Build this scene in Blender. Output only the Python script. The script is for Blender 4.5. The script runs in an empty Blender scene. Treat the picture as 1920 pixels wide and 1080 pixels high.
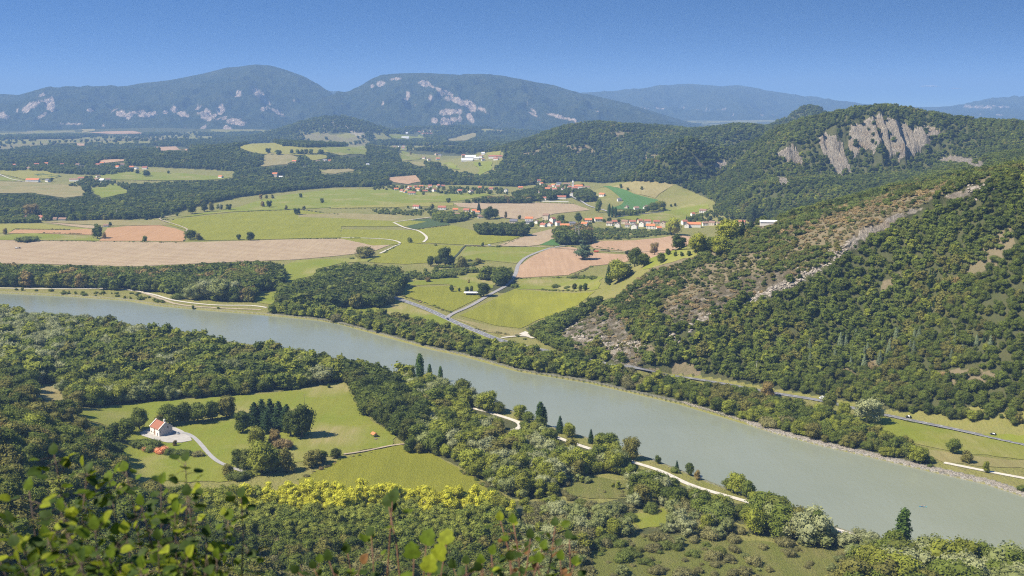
import bpy, math, random
import numpy as np
from mathutils import Vector, Matrix
from mathutils.geometry import delaunay_2d_cdt
random.seed(7); RNG = np.random.default_rng(11)
SC = bpy.context.scene; COL = SC.collection

# ------------------------------------------------------------------ camera
CAMZ = 240.0; F = 2000.0; PITCH = math.radians(9.93)
cam = bpy.data.cameras.new('camera'); camo = bpy.data.objects.new('camera', cam); COL.objects.link(camo)
camo.location = (0, 0, CAMZ); camo.rotation_euler = (math.pi/2 - PITCH, 0, 0)
cam.sensor_width = 36; cam.lens = 36*F/1920; cam.clip_start = 0.2; cam.clip_end = 90000
cam.dof.use_dof = True; cam.dof.focus_distance = 1200; cam.dof.aperture_fstop = 5.2
SC.camera = camo

# ------------------------------------------------------------------ sky, sun, exposure
SUN_EL = math.radians(50); SUN_AZ = math.atan2(-1.0, -0.32)      # from the left, a little behind the camera
w = bpy.data.worlds.new('World'); SC.world = w; w.use_nodes = True
nt = w.node_tree; nt.nodes.clear()
def N(nt, t, **k):
    n = nt.nodes.new(t)
    for a, b in k.items():
        if a in n.inputs: n.inputs[a].default_value = b
        else: setattr(n, a, b)
    return n
sky = N(nt, 'ShaderNodeTexSky', sky_type='NISHITA', sun_disc=False, sun_elevation=SUN_EL, sun_rotation=SUN_AZ,
        altitude=500, air_density=1.0, dust_density=0.4, ozone_density=3.0)
tc = N(nt, 'ShaderNodeTexCoord'); sep = N(nt, 'ShaderNodeSeparateXYZ'); cmb = N(nt, 'ShaderNodeCombineXYZ')
mz = N(nt, 'ShaderNodeMath', operation='MULTIPLY_ADD'); mz.inputs[1].default_value = 8.5; mz.inputs[2].default_value = 0.10
nt.links.new(tc.outputs['Generated'], sep.inputs[0]); nt.links.new(sep.outputs[2], mz.inputs[0])
nt.links.new(sep.outputs[0], cmb.inputs[0]); nt.links.new(sep.outputs[1], cmb.inputs[1]); nt.links.new(mz.outputs[0], cmb.inputs[2])
nrm = N(nt, 'ShaderNodeVectorMath', operation='NORMALIZE'); nt.links.new(cmb.outputs[0], nrm.inputs[0]); nt.links.new(nrm.outputs[0], sky.inputs[0])
hs = N(nt, 'ShaderNodeHueSaturation', Hue=.503, Saturation=1.27, Value=1.0); nt.links.new(sky.outputs[0], hs.inputs['Color'])
bg = N(nt, 'ShaderNodeBackground', Strength=0.10); nt.links.new(hs.outputs[0], bg.inputs[0])
nt.links.new(bg.outputs[0], N(nt, 'ShaderNodeOutputWorld').inputs[0])
sl = bpy.data.lights.new('sun', 'SUN'); sl.energy = 4.9; sl.angle = math.radians(0.5); sl.color = (1.0, 0.93, 0.78)
so = bpy.data.objects.new('sun', sl); COL.objects.link(so)
sd = Vector((math.sin(SUN_AZ)*math.cos(SUN_EL), math.cos(SUN_AZ)*math.cos(SUN_EL), math.sin(SUN_EL)))
so.rotation_euler = sd.to_track_quat('Z', 'Y').to_euler(); so.location = (0, 0, 900)
SC.view_settings.view_transform = 'Standard'; SC.view_settings.look = 'None'; SC.view_settings.exposure = 0.84
SC.view_settings.gamma = 1; SC.view_settings.use_curve_mapping = False
cy = SC.cycles; cy.max_bounces = 5; cy.diffuse_bounces = 2; cy.glossy_bounces = 2; cy.transmission_bounces = 2
cy.volume_bounces = 0; cy.transparent_max_bounces = 6; cy.use_denoising = False; cy.filter_width = 1.15; cy.caustics_reflective = False; cy.caustics_refractive = False

# ------------------------------------------------------------------ pixel / world helpers (1920x1080 survey coordinates)
cp, sp = math.cos(PITCH), math.sin(PITCH)
def ray(px, py):
    u = (540-np.asarray(py, float))/F; x = (np.asarray(px, float)-960)/F
    return x, cp+u*sp, -sp+u*cp
def proj(x, y, z):
    f = np.maximum(y*cp-(z-CAMZ)*sp, 1e-3); u = y*sp+(z-CAMZ)*cp
    return 960+F*x/f, 540-F*u/f
def zpt(px, py, z):
    dx, dy, dz = ray(px, py); t = (z-CAMZ)/dz; return (dx*t, dy*t, z)
def dpt(px, py, D):
    dx, dy, dz = ray(px, py); return (dx*D, dy*D, CAMZ+dz*D)
def sstep(a, b, v):
    t = np.clip((v-a)/(b-a), 0, 1); return t*t*(3-2*t)
def vnoise(x, y, seed=0):
    ix = np.floor(x); iy = np.floor(y); fx = x-ix; fy = y-iy
    fx = fx*fx*(3-2*fx); fy = fy*fy*(3-2*fy)
    def h(a, b):
        s = np.sin(a*127.1+b*311.7+seed*74.7)*43758.5453; return s-np.floor(s)
    return (h(ix, iy)*(1-fx)+h(ix+1, iy)*fx)*(1-fy)+(h(ix, iy+1)*(1-fx)+h(ix+1, iy+1)*fx)*fy
def fbm(x, y, sc, octv=4, seed=0):
    o = np.zeros_like(np.asarray(x, float)); a = .5; f = 1.0/sc; tot = 0
    for k in range(octv):
        o = o+a*vnoise(x*f+k*17.3, y*f-k*9.1, seed+k); tot += a; a *= .5; f *= 2.03
    return o/tot
def inpoly(px, py, poly):
    px = np.asarray(px, float); py = np.asarray(py, float); r = np.zeros(px.shape, bool); n = len(poly)
    for i in range(n):
        x0, y0 = poly[i][:2]; x1, y1 = poly[(i+1) % n][:2]
        if y0 == y1: continue
        c = ((y0 > py) != (y1 > py)) & (px < (x1-x0)*(py-y0)/(y1-y0)+x0); r ^= c
    return r
def segdist(x, y, P):
    d = np.full(np.shape(x), 1e9)
    for (a, b), (c, e) in zip(P[:-1], P[1:]):
        vx, vy = c-a, e-b; t = np.clip(((x-a)*vx+(y-b)*vy)/(vx*vx+vy*vy+1e-9), 0, 1)
        d = np.minimum(d, np.hypot(x-a-t*vx, y-b-t*vy))
    return d

# ------------------------------------------------------------------ terrain control points
CZ = [  # plain and river flats
 (0,560,0),(200,560,0),(400,600,0),(600,640,0),(800,700,0),(1000,760,0),(1200,820,0),(1400,900,0),(1700,960,0),(1920,1000,0),
 (300,720,0),(500,760,0),(640,860,0),(800,900,0),(1000,980,0),(1300,1040,0),(1600,1080,0),(500,1000,0),(1920,1300,0),(1000,1300,0),(2200,1100,0),
 (0,480,0),(200,470,0),(400,470,0),(600,480,0),(800,500,0),(900,560,0),(1000,600,0),(1100,520,0),(1000,440,0),(1200,470,0),(1150,430,0),
 (800,430,0),(600,420,0),(400,430,0),(200,430,0),(0,430,0),(600,370,4),(450,385,4),(800,370,0),(950,375,0),(1080,370,0),(1200,400,0),(1300,425,0),
 (1220,350,12),(1150,350,3),(1290,385,8),(1320,402,5),(900,340,0),(700,350,0),(1040,700,0),(1200,760,0),(1340,716,1),(1450,736,1),(1600,765,1),(1750,797,1),(1920,833,1),(2150,885,1),(1260,705,1),(1130,682,0),
 (0,380,0),(200,370,0),(-300,430,0),(-300,560,0),(-300,350,5),
 (0,320,12),(100,325,12),(200,320,12),(300,330,8),(60,345,5),(420,330,8),(60,300,5),(200,290,5),(350,285,10),
 (450,274,55),(520,270,68),(600,276,66),(680,282,45),(500,308,30),(560,300,36),(620,320,14),(700,310,12),
 (760,340,6),(800,300,8),(870,300,5),(920,300,3),(800,270,5),(860,260,15),(900,255,20),
 # camera side mound, bottom left
 (0,690,3),(120,745,3),(215,840,4),(250,920,4),(330,980,3),(0,760,24),(60,850,34),(0,950,55),(150,1000,22),(-200,900,75),(-150,760,35),(300,1080,6),(0,1080,70),(430,1080,2),
 # front ridge: skyline, outcrop
 (1040,632,2),(1100,594,16),(1160,556,36),(1230,500,63),(1300,474,80),(1400,436,100),(1500,410,114),(1600,386,128),(1700,357,144),(1820,338,155),(1920,340,157),
 (1120,690,3),(1200,692,8),(1260,640,26),(1380,568,54),(1500,528,74),(1600,458,108),(1700,406,133),(1850,354,162),(1920,350,165),(2100,345,170),
 (1320,650,24),(1450,640,30),(1600,600,48),(1750,560,72),(1900,520,98),(2100,560,90),(1250,560,48),(1350,510,70),
]
CD = [  # valley behind the ridge, cliff hill, middle hill, beyond (px, py, distance)
 (1420,418,2030),(1500,402,1950),(1600,374,1950),(1700,348,1950),(1800,327,1900),(1900,296,1700),(1920,312,1400),(1840,303,1800),(2050,300,1500),
 (1450,350,2150),(1550,345,2120),(1650,335,2120),(1440,300,2380),(1420,272,2560),
 (1480,318,2265),(1530,326,2240),(1590,328,2230),(1640,312,2240),(1700,303,2240),(1760,296,2250),(1820,292,2200),
 (1470,270,2320),(1520,262,2310),(1570,248,2300),(1610,240,2300),(1645,222,2300),(1700,236,2290),(1750,238,2300),(1800,255,2280),
 (1500,236,2440),(1560,220,2430),(1620,214,2430),(1690,214,2420),(1760,222,2400),(1840,238,2300),(1920,251,2200),(2050,262,2100),
 (950,284,3750),(1000,262,3950),(1060,240,4000),(1120,234,4000),(1200,240,3900),(1290,250,3700),(1380,258,3300),
 (900,336,3360),(960,330,3300),(1000,305,3500),(1100,295,3500),(1200,300,3400),(1300,325,3000),(1350,358,2650),(1000,348,3080),(1120,345,3090),(1380,330,2700),
]
CX = [(450,2750,140),(650,2750,150),(850,2700,130),(700,3200,40),(300,4900,40),(0,5200,30),(900,4500,20),(-1500,5500,5),(0,6500,0),(2500,6500,0),(-2800,6500,0),(1500,2600,120),(2500,3000,60),(2500,1500,60),(1500,1300,150),(900,500,0),(-900,600,40),(-1500,1500,0),(-2000,3000,5)]
pts = [zpt(*c) for c in CZ]+[dpt(*c) for c in CD]+CX
P = np.array(pts); PX = P[:, :2]/1000.; PZ = P[:, 2]
def tker(r2): return r2*np.log(r2+1e-9)*.5
n = len(P); K = np.zeros((n+3, n+3))
K[:n, :n] = tker(((PX[:, None]-PX[None])**2).sum(-1))+np.eye(n)*1e-4
K[:n, n] = 1; K[:n, n+1:] = PX; K[n, :n] = 1; K[n+1:, :n] = PX.T
SOL = np.linalg.solve(K, np.r_[PZ, 0, 0, 0])
def tps(x, y):
    X = x/1000.; Y = y/1000.; o = SOL[n]+SOL[n+1]*X+SOL[n+2]*Y
    for i in range(n): o = o+SOL[i]*tker((X-PX[i, 0])**2+(Y-PX[i, 1])**2)
    return o
FARBANK = [(-400,545),(0,549),(130,555),(240,563),(300,573),(400,582),(490,589),(600,600),(640,607),(717,628),(807,653),(873,667),(973,695),(1107,717),(1280,757),(1400,793),(1453,810),(1550,836),(1613,850),(1747,882),(1853,906),(1920,928),(2100,975),(2400,1050)]
NEARBANK = [(2400,1240),(1920,1100),(1700,1035),(1550,988),(1430,945),(1330,908),(1280,888),(1220,864),(1170,848),(1100,824),(1040,806),(975,780),(883,744),(810,728),(740,706),(620,681),(480,650),(300,626),(150,606),(0,588),(-400,545+75)]
RIV = [zpt(a, b, -1.6)[:2] for a, b in FARBANK+NEARBANK]
BUMPS = [(625,222,6500,360,420),(585,238,6400,220,300),(675,240,6300,230,300),(1520,204,4300,170,250),(1480,226,4300,160,250),(1570,214,4400,170,250),(1380,240,5600,600,300),(1210,238,5400,500,300),(300,240,8200,1200,300),(850,240,7500,700,300),(60,262,6500,900,300),(250,265,6000,500,300)]
def terrain(x, y):
    r = np.hypot(x, y)
    wc = sstep(2150, 2230, y)*(1-sstep(2380, 2460, y))*sstep(480, 600, x)
    rib = np.abs(fbm(x, y*.15, 21, 4, 5)-.5)*2
    yy = y+wc*(40*(rib-.28)+58*(fbm(x, y, 42, 4, 8)-.5))
    z = tps(x, yy)
    z = np.where(z < 1.5, 0, z-1.5*np.exp(-np.maximum(z-1.5, 0)/4))
    z = z*(1-sstep(5200, 7000, r))
    for px, py, D, sx, sy in BUMPS:
        bx, by, bz = dpt(px, py, D)
        z = np.maximum(z, bz*np.exp(-((x-bx)/sx)**2-((y-by)/sy)**2))
    hill = np.clip(z/60, 0, 1)
    n1 = fbm(x, y, 170, 4, 1)-.5; n2 = 1-2*np.abs(fbm(x, y, 70, 4, 2)-.5)-.75
    z = z+hill*(n1*16*(1-wc)+n2*9)*np.where(y > 1900, 1.0, .42)+(fbm(x, y, 140, 2, 3)-.5)*np.clip((r-600)/1500, 0, 1)*2.0
    # outcrop band on the front ridge: broken ledges
    OW = np.array([zpt(a, b, c)[:2] for a, b, c in OUTC]); near = (r < 1700) & (x > 50)
    if near.any():
        d = segdist(x[near], y[near], OW); m = np.exp(-(d/13)**2)
        zz = z[near]; q = fbm(x[near], y[near], 14, 4, 21)
        zz = zz+m*(np.floor(q*7)/7*9-2.0); z[near] = zz
    ins = inpoly(x, y, RIV); nb = (r < 2600) & (x > -1400)
    d = np.full(x.shape, 1e6); R2 = RIV+[RIV[0]]; d[nb] = segdist(x[nb], y[nb], R2)
    z = np.where(ins, -4.5*sstep(0, 9, d), z*sstep(0, 24, d)+.3*sstep(0, 10, d))
    rr = np.maximum(r, 1); cl = np.minimum(238.1, 238.1-(rr-2.5)*.95)+4*(fbm(x, y, 9, 3, 4)-.5)*np.clip((rr-6)/20, 0, 1)
    z = np.where(r < 330, np.maximum(z, cl), z); z = np.minimum(z, np.where(r > 400, 228, 999))
    return z, np.where(ins, -d, d)
OUTC = [(1040,632,2),(1120,640,10),(1200,660,14),(1260,638,27),(1380,566,55),(1440,545,66),(1500,526,75),(1550,495,90),(1600,456,109),(1650,430,121),(1700,404,134),(1780,375,150),(1850,348,165),(1920,336,172)]
AZ = np.radians(np.concatenate([np.linspace(-80, -31, 50, endpoint=False), np.linspace(-31, 31, 950), np.linspace(31, 80, 50)[1:]]))
RR = np.concatenate([np.geomspace(1.0, 250, 90, endpoint=False), np.geomspace(250, 1100, 480, endpoint=False), np.geomspace(1100, 3600, 430, endpoint=False), np.geomspace(3600, 8000, 110, endpoint=False), np.geomspace(8000, 26000, 40)])
AA, RG = np.meshgrid(AZ, RR, indexing='ij'); GX = RG*np.sin(AA); GY = RG*np.cos(AA)
GZ, GD = terrain(GX.ravel(), GY.ravel()); GZ = GZ.reshape(GX.shape); GD = GD.reshape(GX.shape)
IA = np.arange(len(AZ)); IR = np.arange(len(RR)); LR = np.log(RR)
def bil(G, x, y):
    a = np.interp(np.arctan2(x, y), AZ, IA); r = np.interp(np.log(np.maximum(np.hypot(x, y), 1.0)), LR, IR)
    i = np.clip(a.astype(int), 0, len(AZ)-2); j = np.clip(r.astype(int), 0, len(RR)-2); u = a-i; v = r-j
    return G[i, j]*(1-u)*(1-v)+G[i+1, j]*u*(1-v)+G[i, j+1]*(1-u)*v+G[i+1, j+1]*u*v
def H(x, y): return bil(GZ, np.asarray(x, float), np.asarray(y, float))
def Wn(px, py):
    """where the ray through each survey point meets the terrain"""
    dx, dy, dz = ray(np.atleast_1d(px), np.atleast_1d(py)); T = np.geomspace(260, 16000, 900)
    X = dx[:, None]*T; Y = dy[:, None]*T; Z = CAMZ+dz[:, None]*T
    b = Z < H(X, Y); k = np.where(b.any(1), b.argmax(1), len(T)-1); lo = T[np.maximum(k-1, 0)]; hi = T[k]
    for _ in range(14):
        m = (lo+hi)/2; u = (CAMZ+dz*m) < H(dx*m, dy*m); hi = np.where(u, m, hi); lo = np.where(u, lo, m)
    return dx*hi, dy*hi, H(dx*hi, dy*hi)
def W1(px, py):
    a, b, c = Wn([px], [py]); return float(a[0]), float(b[0]), float(c[0])

# ------------------------------------------------------------------ object helpers
def tag(o, label=None, cat=None, group=None, kind=None):
    if label: o['label'] = label
    if cat: o['category'] = cat
    if group: o['group'] = group
    if kind: o['kind'] = kind
    return o
def link(name, me, parent=None):
    o = bpy.data.objects.new(name, me); COL.objects.link(o)
    if parent: o.parent = parent
    return o
def npmesh(name, V, Fc, mats, midx=None, smooth=False, uv=None):
    """V (n,3), Fc (m,k) with one face size"""
    me = bpy.data.meshes.new(name); V = np.asarray(V, np.float32); Fc = np.asarray(Fc, np.int32); m, k = Fc.shape
    me.vertices.add(len(V)); me.vertices.foreach_set('co', V.ravel())
    me.loops.add(m*k); me.loops.foreach_set('vertex_index', Fc.ravel())
    me.polygons.add(m); me.polygons.foreach_set('loop_start', np.arange(m, dtype=np.int32)*k)
    if midx is not None: me.polygons.foreach_set('material_index', np.asarray(midx, np.int32))
    me.polygons.foreach_set('use_smooth', np.full(m, smooth))
    for x in (mats if isinstance(mats, (list, tuple)) else [mats]): me.materials.append(x)
    me.update(calc_edges=True); return me
class MB:
    """collects faces of mixed size, several materials"""
    def __init__(s): s.v = []; s.f = []; s.m = []
    def face(s, pts, m=0):
        b = len(s.v); s.v += [tuple(p) for p in pts]; s.f.append(tuple(range(b, b+len(pts)))); s.m.append(m)
    def box(s, x0, x1, y0, y1, z0, z1, m=0, top=1.0):
        b = len(s.v); cx, cyy = (x0+x1)/2, (y0+y1)/2
        for z, k in ((z0, 1), (z1, top)):
            for x, y in ((x0, y0), (x1, y0), (x1, y1), (x0, y1)): s.v.append((cx+(x-cx)*k, cyy+(y-cyy)*k, z))
        for f in ((3,2,1,0),(4,5,6,7),(0,1,5,4),(1,2,6,5),(2,3,7,6),(3,0,4,7)): s.f.append(tuple(b+i for i in f)); s.m.append(m)
    def tube(s, P, R, n=8, m=0):
        P = [Vector(p) for p in P]; R = R if isinstance(R, (list, tuple)) else [R]*len(P); b = len(s.v)
        for i, p in enumerate(P):
            t = (P[min(i+1, len(P)-1)]-P[max(i-1, 0)]).normalized(); a = t.orthogonal().normalized()
            if i and a.dot(la) < 0: a = -a
            if i: a = (la-t*la.dot(t)).normalized() if (la-t*la.dot(t)).length > 1e-4 else a
            la = a; c = t.cross(a)
            for k in range(n):
                q = 2*math.pi*k/n; s.v.append(tuple(p+(a*math.cos(q)+c*math.sin(q))*R[i]))
        for i in range(len(P)-1):
            for k in range(n):
                k2 = (k+1) % n; s.f.append((b+i*n+k, b+i*n+k2, b+(i+1)*n+k2, b+(i+1)*n+k)); s.m.append(m)
        s.f.append(tuple(b+k for k in range(n))[::-1]); s.m.append(m)
        s.f.append(tuple(b+(len(P)-1)*n+k for k in range(n))); s.m.append(m)
    def mesh(s, name, mats, smooth=False):
        me = bpy.data.meshes.new(name); me.from_pydata(s.v, [], s.f)
        for x in (mats if isinstance(mats, (list, tuple)) else [mats]): me.materials.append(x)
        for p, m in zip(me.polygons, s.m): p.material_index = m; p.use_smooth = smooth
        me.update(); return me
def smoothline(P, k=6):
    P = [np.array(p, float) for p in P]; out = []
    for i in range(len(P)-1):
        a, b, c, d = P[max(i-1, 0)], P[i], P[i+1], P[min(i+2, len(P)-1)]
        for t in np.linspace(0, 1, k, endpoint=False):
            out.append(.5*((2*b)+(-a+c)*t+(2*a-5*b+4*c-d)*t*t+(-a+3*b-3*c+d)*t**3))
    out.append(P[-1]); return np.array(out)

# ------------------------------------------------------------------ materials
class M:
    def __init__(s, name, rough=.9, spec=.2):
        s.m = bpy.data.materials.new(name); s.m.use_nodes = True; s.t = s.m.node_tree; s.b = s.t.nodes['Principled BSDF']
        s.b.inputs['Roughness'].default_value = rough; s.b.inputs['Specular IOR Level'].default_value = spec
        s.co = None
    def n(s, t, **k): return N(s.t, t, **k)
    def l(s, a, b): s.t.links.new(a, b)
    def coord(s, which='Object'):
        if s.co is None: s.co = s.n('ShaderNodeTexCoord').outputs[which]
        return s.co
    def noise(s, scale, detail=4, rough=.55, lo=.35, hi=.65, vec=None):
        x = s.n('ShaderNodeTexNoise'); x.inputs['Scale'].default_value = scale; x.inputs['Detail'].default_value = detail; x.inputs['Roughness'].default_value = rough
        s.l(vec or s.coord(), x.inputs['Vector']); r = s.n('ShaderNodeMapRange'); r.inputs[1].default_value = lo; r.inputs[2].default_value = hi
        s.l(x.outputs[0], r.inputs[0]); return r.outputs[0]
    def stretch(s, sc, rot=0):
        x = s.n('ShaderNodeMapping'); x.inputs['Scale'].default_value = sc; x.inputs['Rotation'].default_value = (0, 0, rot); s.l(s.coord(), x.inputs[0]); return x.outputs[0]
    def mix(s, f, a, b):
        x = s.n('ShaderNodeMix', data_type='RGBA')
        for i, v in ((0, f), (6, a), (7, b)):
            if isinstance(v, (int, float)): x.inputs[i].default_value = v
            elif isinstance(v, tuple): x.inputs[i].default_value = v+(1,)
            else: s.l(v, x.inputs[i])
        return x.outputs[2]
    def math(s, op, a, b=0.0):
        x = s.n('ShaderNodeMath', operation=op)
        for i, v in ((0, a), (1, b)):
            if isinstance(v, (int, float)): x.inputs[i].default_value = v
            else: s.l(v, x.inputs[i])
        return x.outputs[0]
    def col(s, c):
        if isinstance(c, tuple): s.b.inputs['Base Color'].default_value = c+(1,)
        else: s.l(c, s.b.inputs['Base Color'])
    def bump(s, h, dist=.5, strength=1.0):
        x = s.n('ShaderNodeBump'); x.inputs['Strength'].default_value = strength; x.inputs['Distance'].default_value = dist; s.l(h, x.inputs['Height']); s.l(x.outputs[0], s.b.inputs['Normal'])
def flat(name, c, rough=.8, var=.15, scale=1.0, spec=.3):
    m = M(name, rough, spec); f = m.noise(scale, 3); m.col(m.mix(f, tuple(x*(1-var) for x in c), tuple(min(1, x*(1+var)) for x in c))); return m.m

def ground_mat():
    m = M('ground', .95, .1); a = m.n('ShaderNodeAttribute', attribute_name='cover'); s = m.n('ShaderNodeSeparateColor'); m.l(a.outputs['Color'], s.inputs[0])
    big = m.noise(.012, 5, .6, .35, .65); mid = m.noise(.07, 5, .65, .3, .7); fine = m.noise(.5, 4, .7, .3, .7)
    grass = m.mix(big, (.190, .190, .038), (.250, .225, .068)); grass = m.mix(m.math('MULTIPLY', mid, .55), grass, (.25, .20, .095)); grass = m.mix(m.math('MULTIPLY', fine, .35), grass, (.10, .13, .035))
    floor = m.mix(mid, (.060, .078, .022), (.098, .098, .036)); floor = m.mix(m.math('MULTIPLY', fine, .5), floor, (.085, .07, .045))
    scrub = m.mix(mid, (.205, .160, .098), (.135, .12, .058)); scrub = m.mix(m.math('MULTIPLY', fine, .5), scrub, (.225, .18, .115))
    st = m.noise(.30, 7, .75, .3, .7, m.stretch((1, .5, .25))); rk = m.mix(st, (.26, .215, .165), (.74, .645, .51)); rk = m.mix(m.math('MULTIPLY', m.noise(.03, 3, .6, .5, .75), .6), rk, (.40, .28, .17))
    def edge(ch, lo=.35, hi=.6):
        q = m.math('ADD', s.outputs[ch], m.math('MULTIPLY', m.math('SUBTRACT', m.noise(.09, 5, .7, .3, .7), .5), .5)); r = m.n('ShaderNodeMapRange'); r.inputs[1].default_value = lo; r.inputs[2].default_value = hi; m.l(q, r.inputs[0]); return r.outputs[0]
    c = m.mix(edge(2), grass, floor); c = m.mix(edge(1), c, scrub); c = m.mix(edge(0), c, rk)
    al = m.n('ShaderNodeAttribute', attribute_name='bank'); g = m.mix(m.noise(.8, 3, .6, .4, .6), (.34, .31, .27), (.14, .13, .11))
    c = m.mix(al.outputs['Fac'], c, g); m.col(c)
    m.bump(m.math('ADD', m.math('MULTIPLY', st, m.math('MULTIPLY', s.outputs[0], 8.0)), m.math('ADD', mid, m.math('MULTIPLY', fine, .4))), 1.2); return m.m
def field_mat(name, c1, c2, row=0.0, rot=0.0, rowc=None, patch=None, bump=.25, big=.02):
    m = M(name, .95, .1); f = m.noise(big, 5, .6, .35, .65); c = m.mix(f, c1, c2)
    c = m.mix(m.math('MULTIPLY', m.noise(.25, 5, .75, .3, .7), .5), c, tuple(x*.62 for x in c1))
    if patch: c = m.mix(m.noise(.011, 4, .55, .5, .66), c, patch)
    # broad machine swaths along the field
    c = m.mix(m.math('MULTIPLY', m.noise(.16, 4, .7, .40, .60, m.stretch((1, .05, 1), rot)), .55), c, tuple(x*.78 for x in c2))
    if row:
        wv = m.n('ShaderNodeTexWave', wave_type='BANDS', bands_direction='X'); wv.inputs['Scale'].default_value = row; wv.inputs['Distortion'].default_value = 2.0; wv.inputs['Detail'].default_value = 2
        m.l(m.stretch((1, 1, 1), rot), wv.inputs[0]); c = m.mix(m.math('MULTIPLY', wv.outputs['Fac'], .6), c, rowc or tuple(x*.6 for x in c1))
    m.col(c); m.bump(m.noise(.9, 4, .8, .3, .7), bump); return m.m
FM = dict(
 straw=field_mat('straw_field', (.41,.31,.18), (.32,.225,.13), .02, 1.35, (.42,.32,.22)),
 tan=field_mat('ploughed_field', (.47,.31,.19), (.42,.265,.155), 0, 1.2),
 orange=field_mat('bare_field', (.47,.275,.14), (.43,.245,.12), 0, .3),
 meadow=field_mat('meadow', (.180,.215,.026), (.235,.238,.040), patch=(.29,.245,.105)),
 maize=field_mat('maize', (.315,.30,.034), (.245,.245,.030), .12, .9, (.21,.22,.034), bump=.6),
 green=field_mat('green_crop', (.075,.16,.04), (.095,.18,.05)),
 fresh=field_mat('lush_grass', (.185,.220,.026), (.235,.245,.038), patch=(.28,.25,.09)),
 dry=field_mat('dry_grass', (.33,.275,.125), (.27,.225,.09), patch=(.21,.20,.07)),
 vine=field_mat('vineyard', (.045,.085,.025), (.06,.10,.03), .45, .5, (.11,.12,.05)),
 gold=field_mat('gold_crop', (.30,.27,.06), (.27,.25,.06)),
 scrubby=field_mat('clearing', (.31,.28,.10), (.24,.265,.055), patch=(.20,.21,.05), bump=1.2, big=.06),
)
asphalt = flat('asphalt', (.17,.165,.17), .85, .2, .3); gravel = flat('pale_gravel', (.52,.47,.39), .95, .12, .5); dirt = flat('dirt_track', (.36,.29,.20), .95, .2, .4)
wmark = flat('road_paint', (.75,.75,.72), .7, .05)

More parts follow.
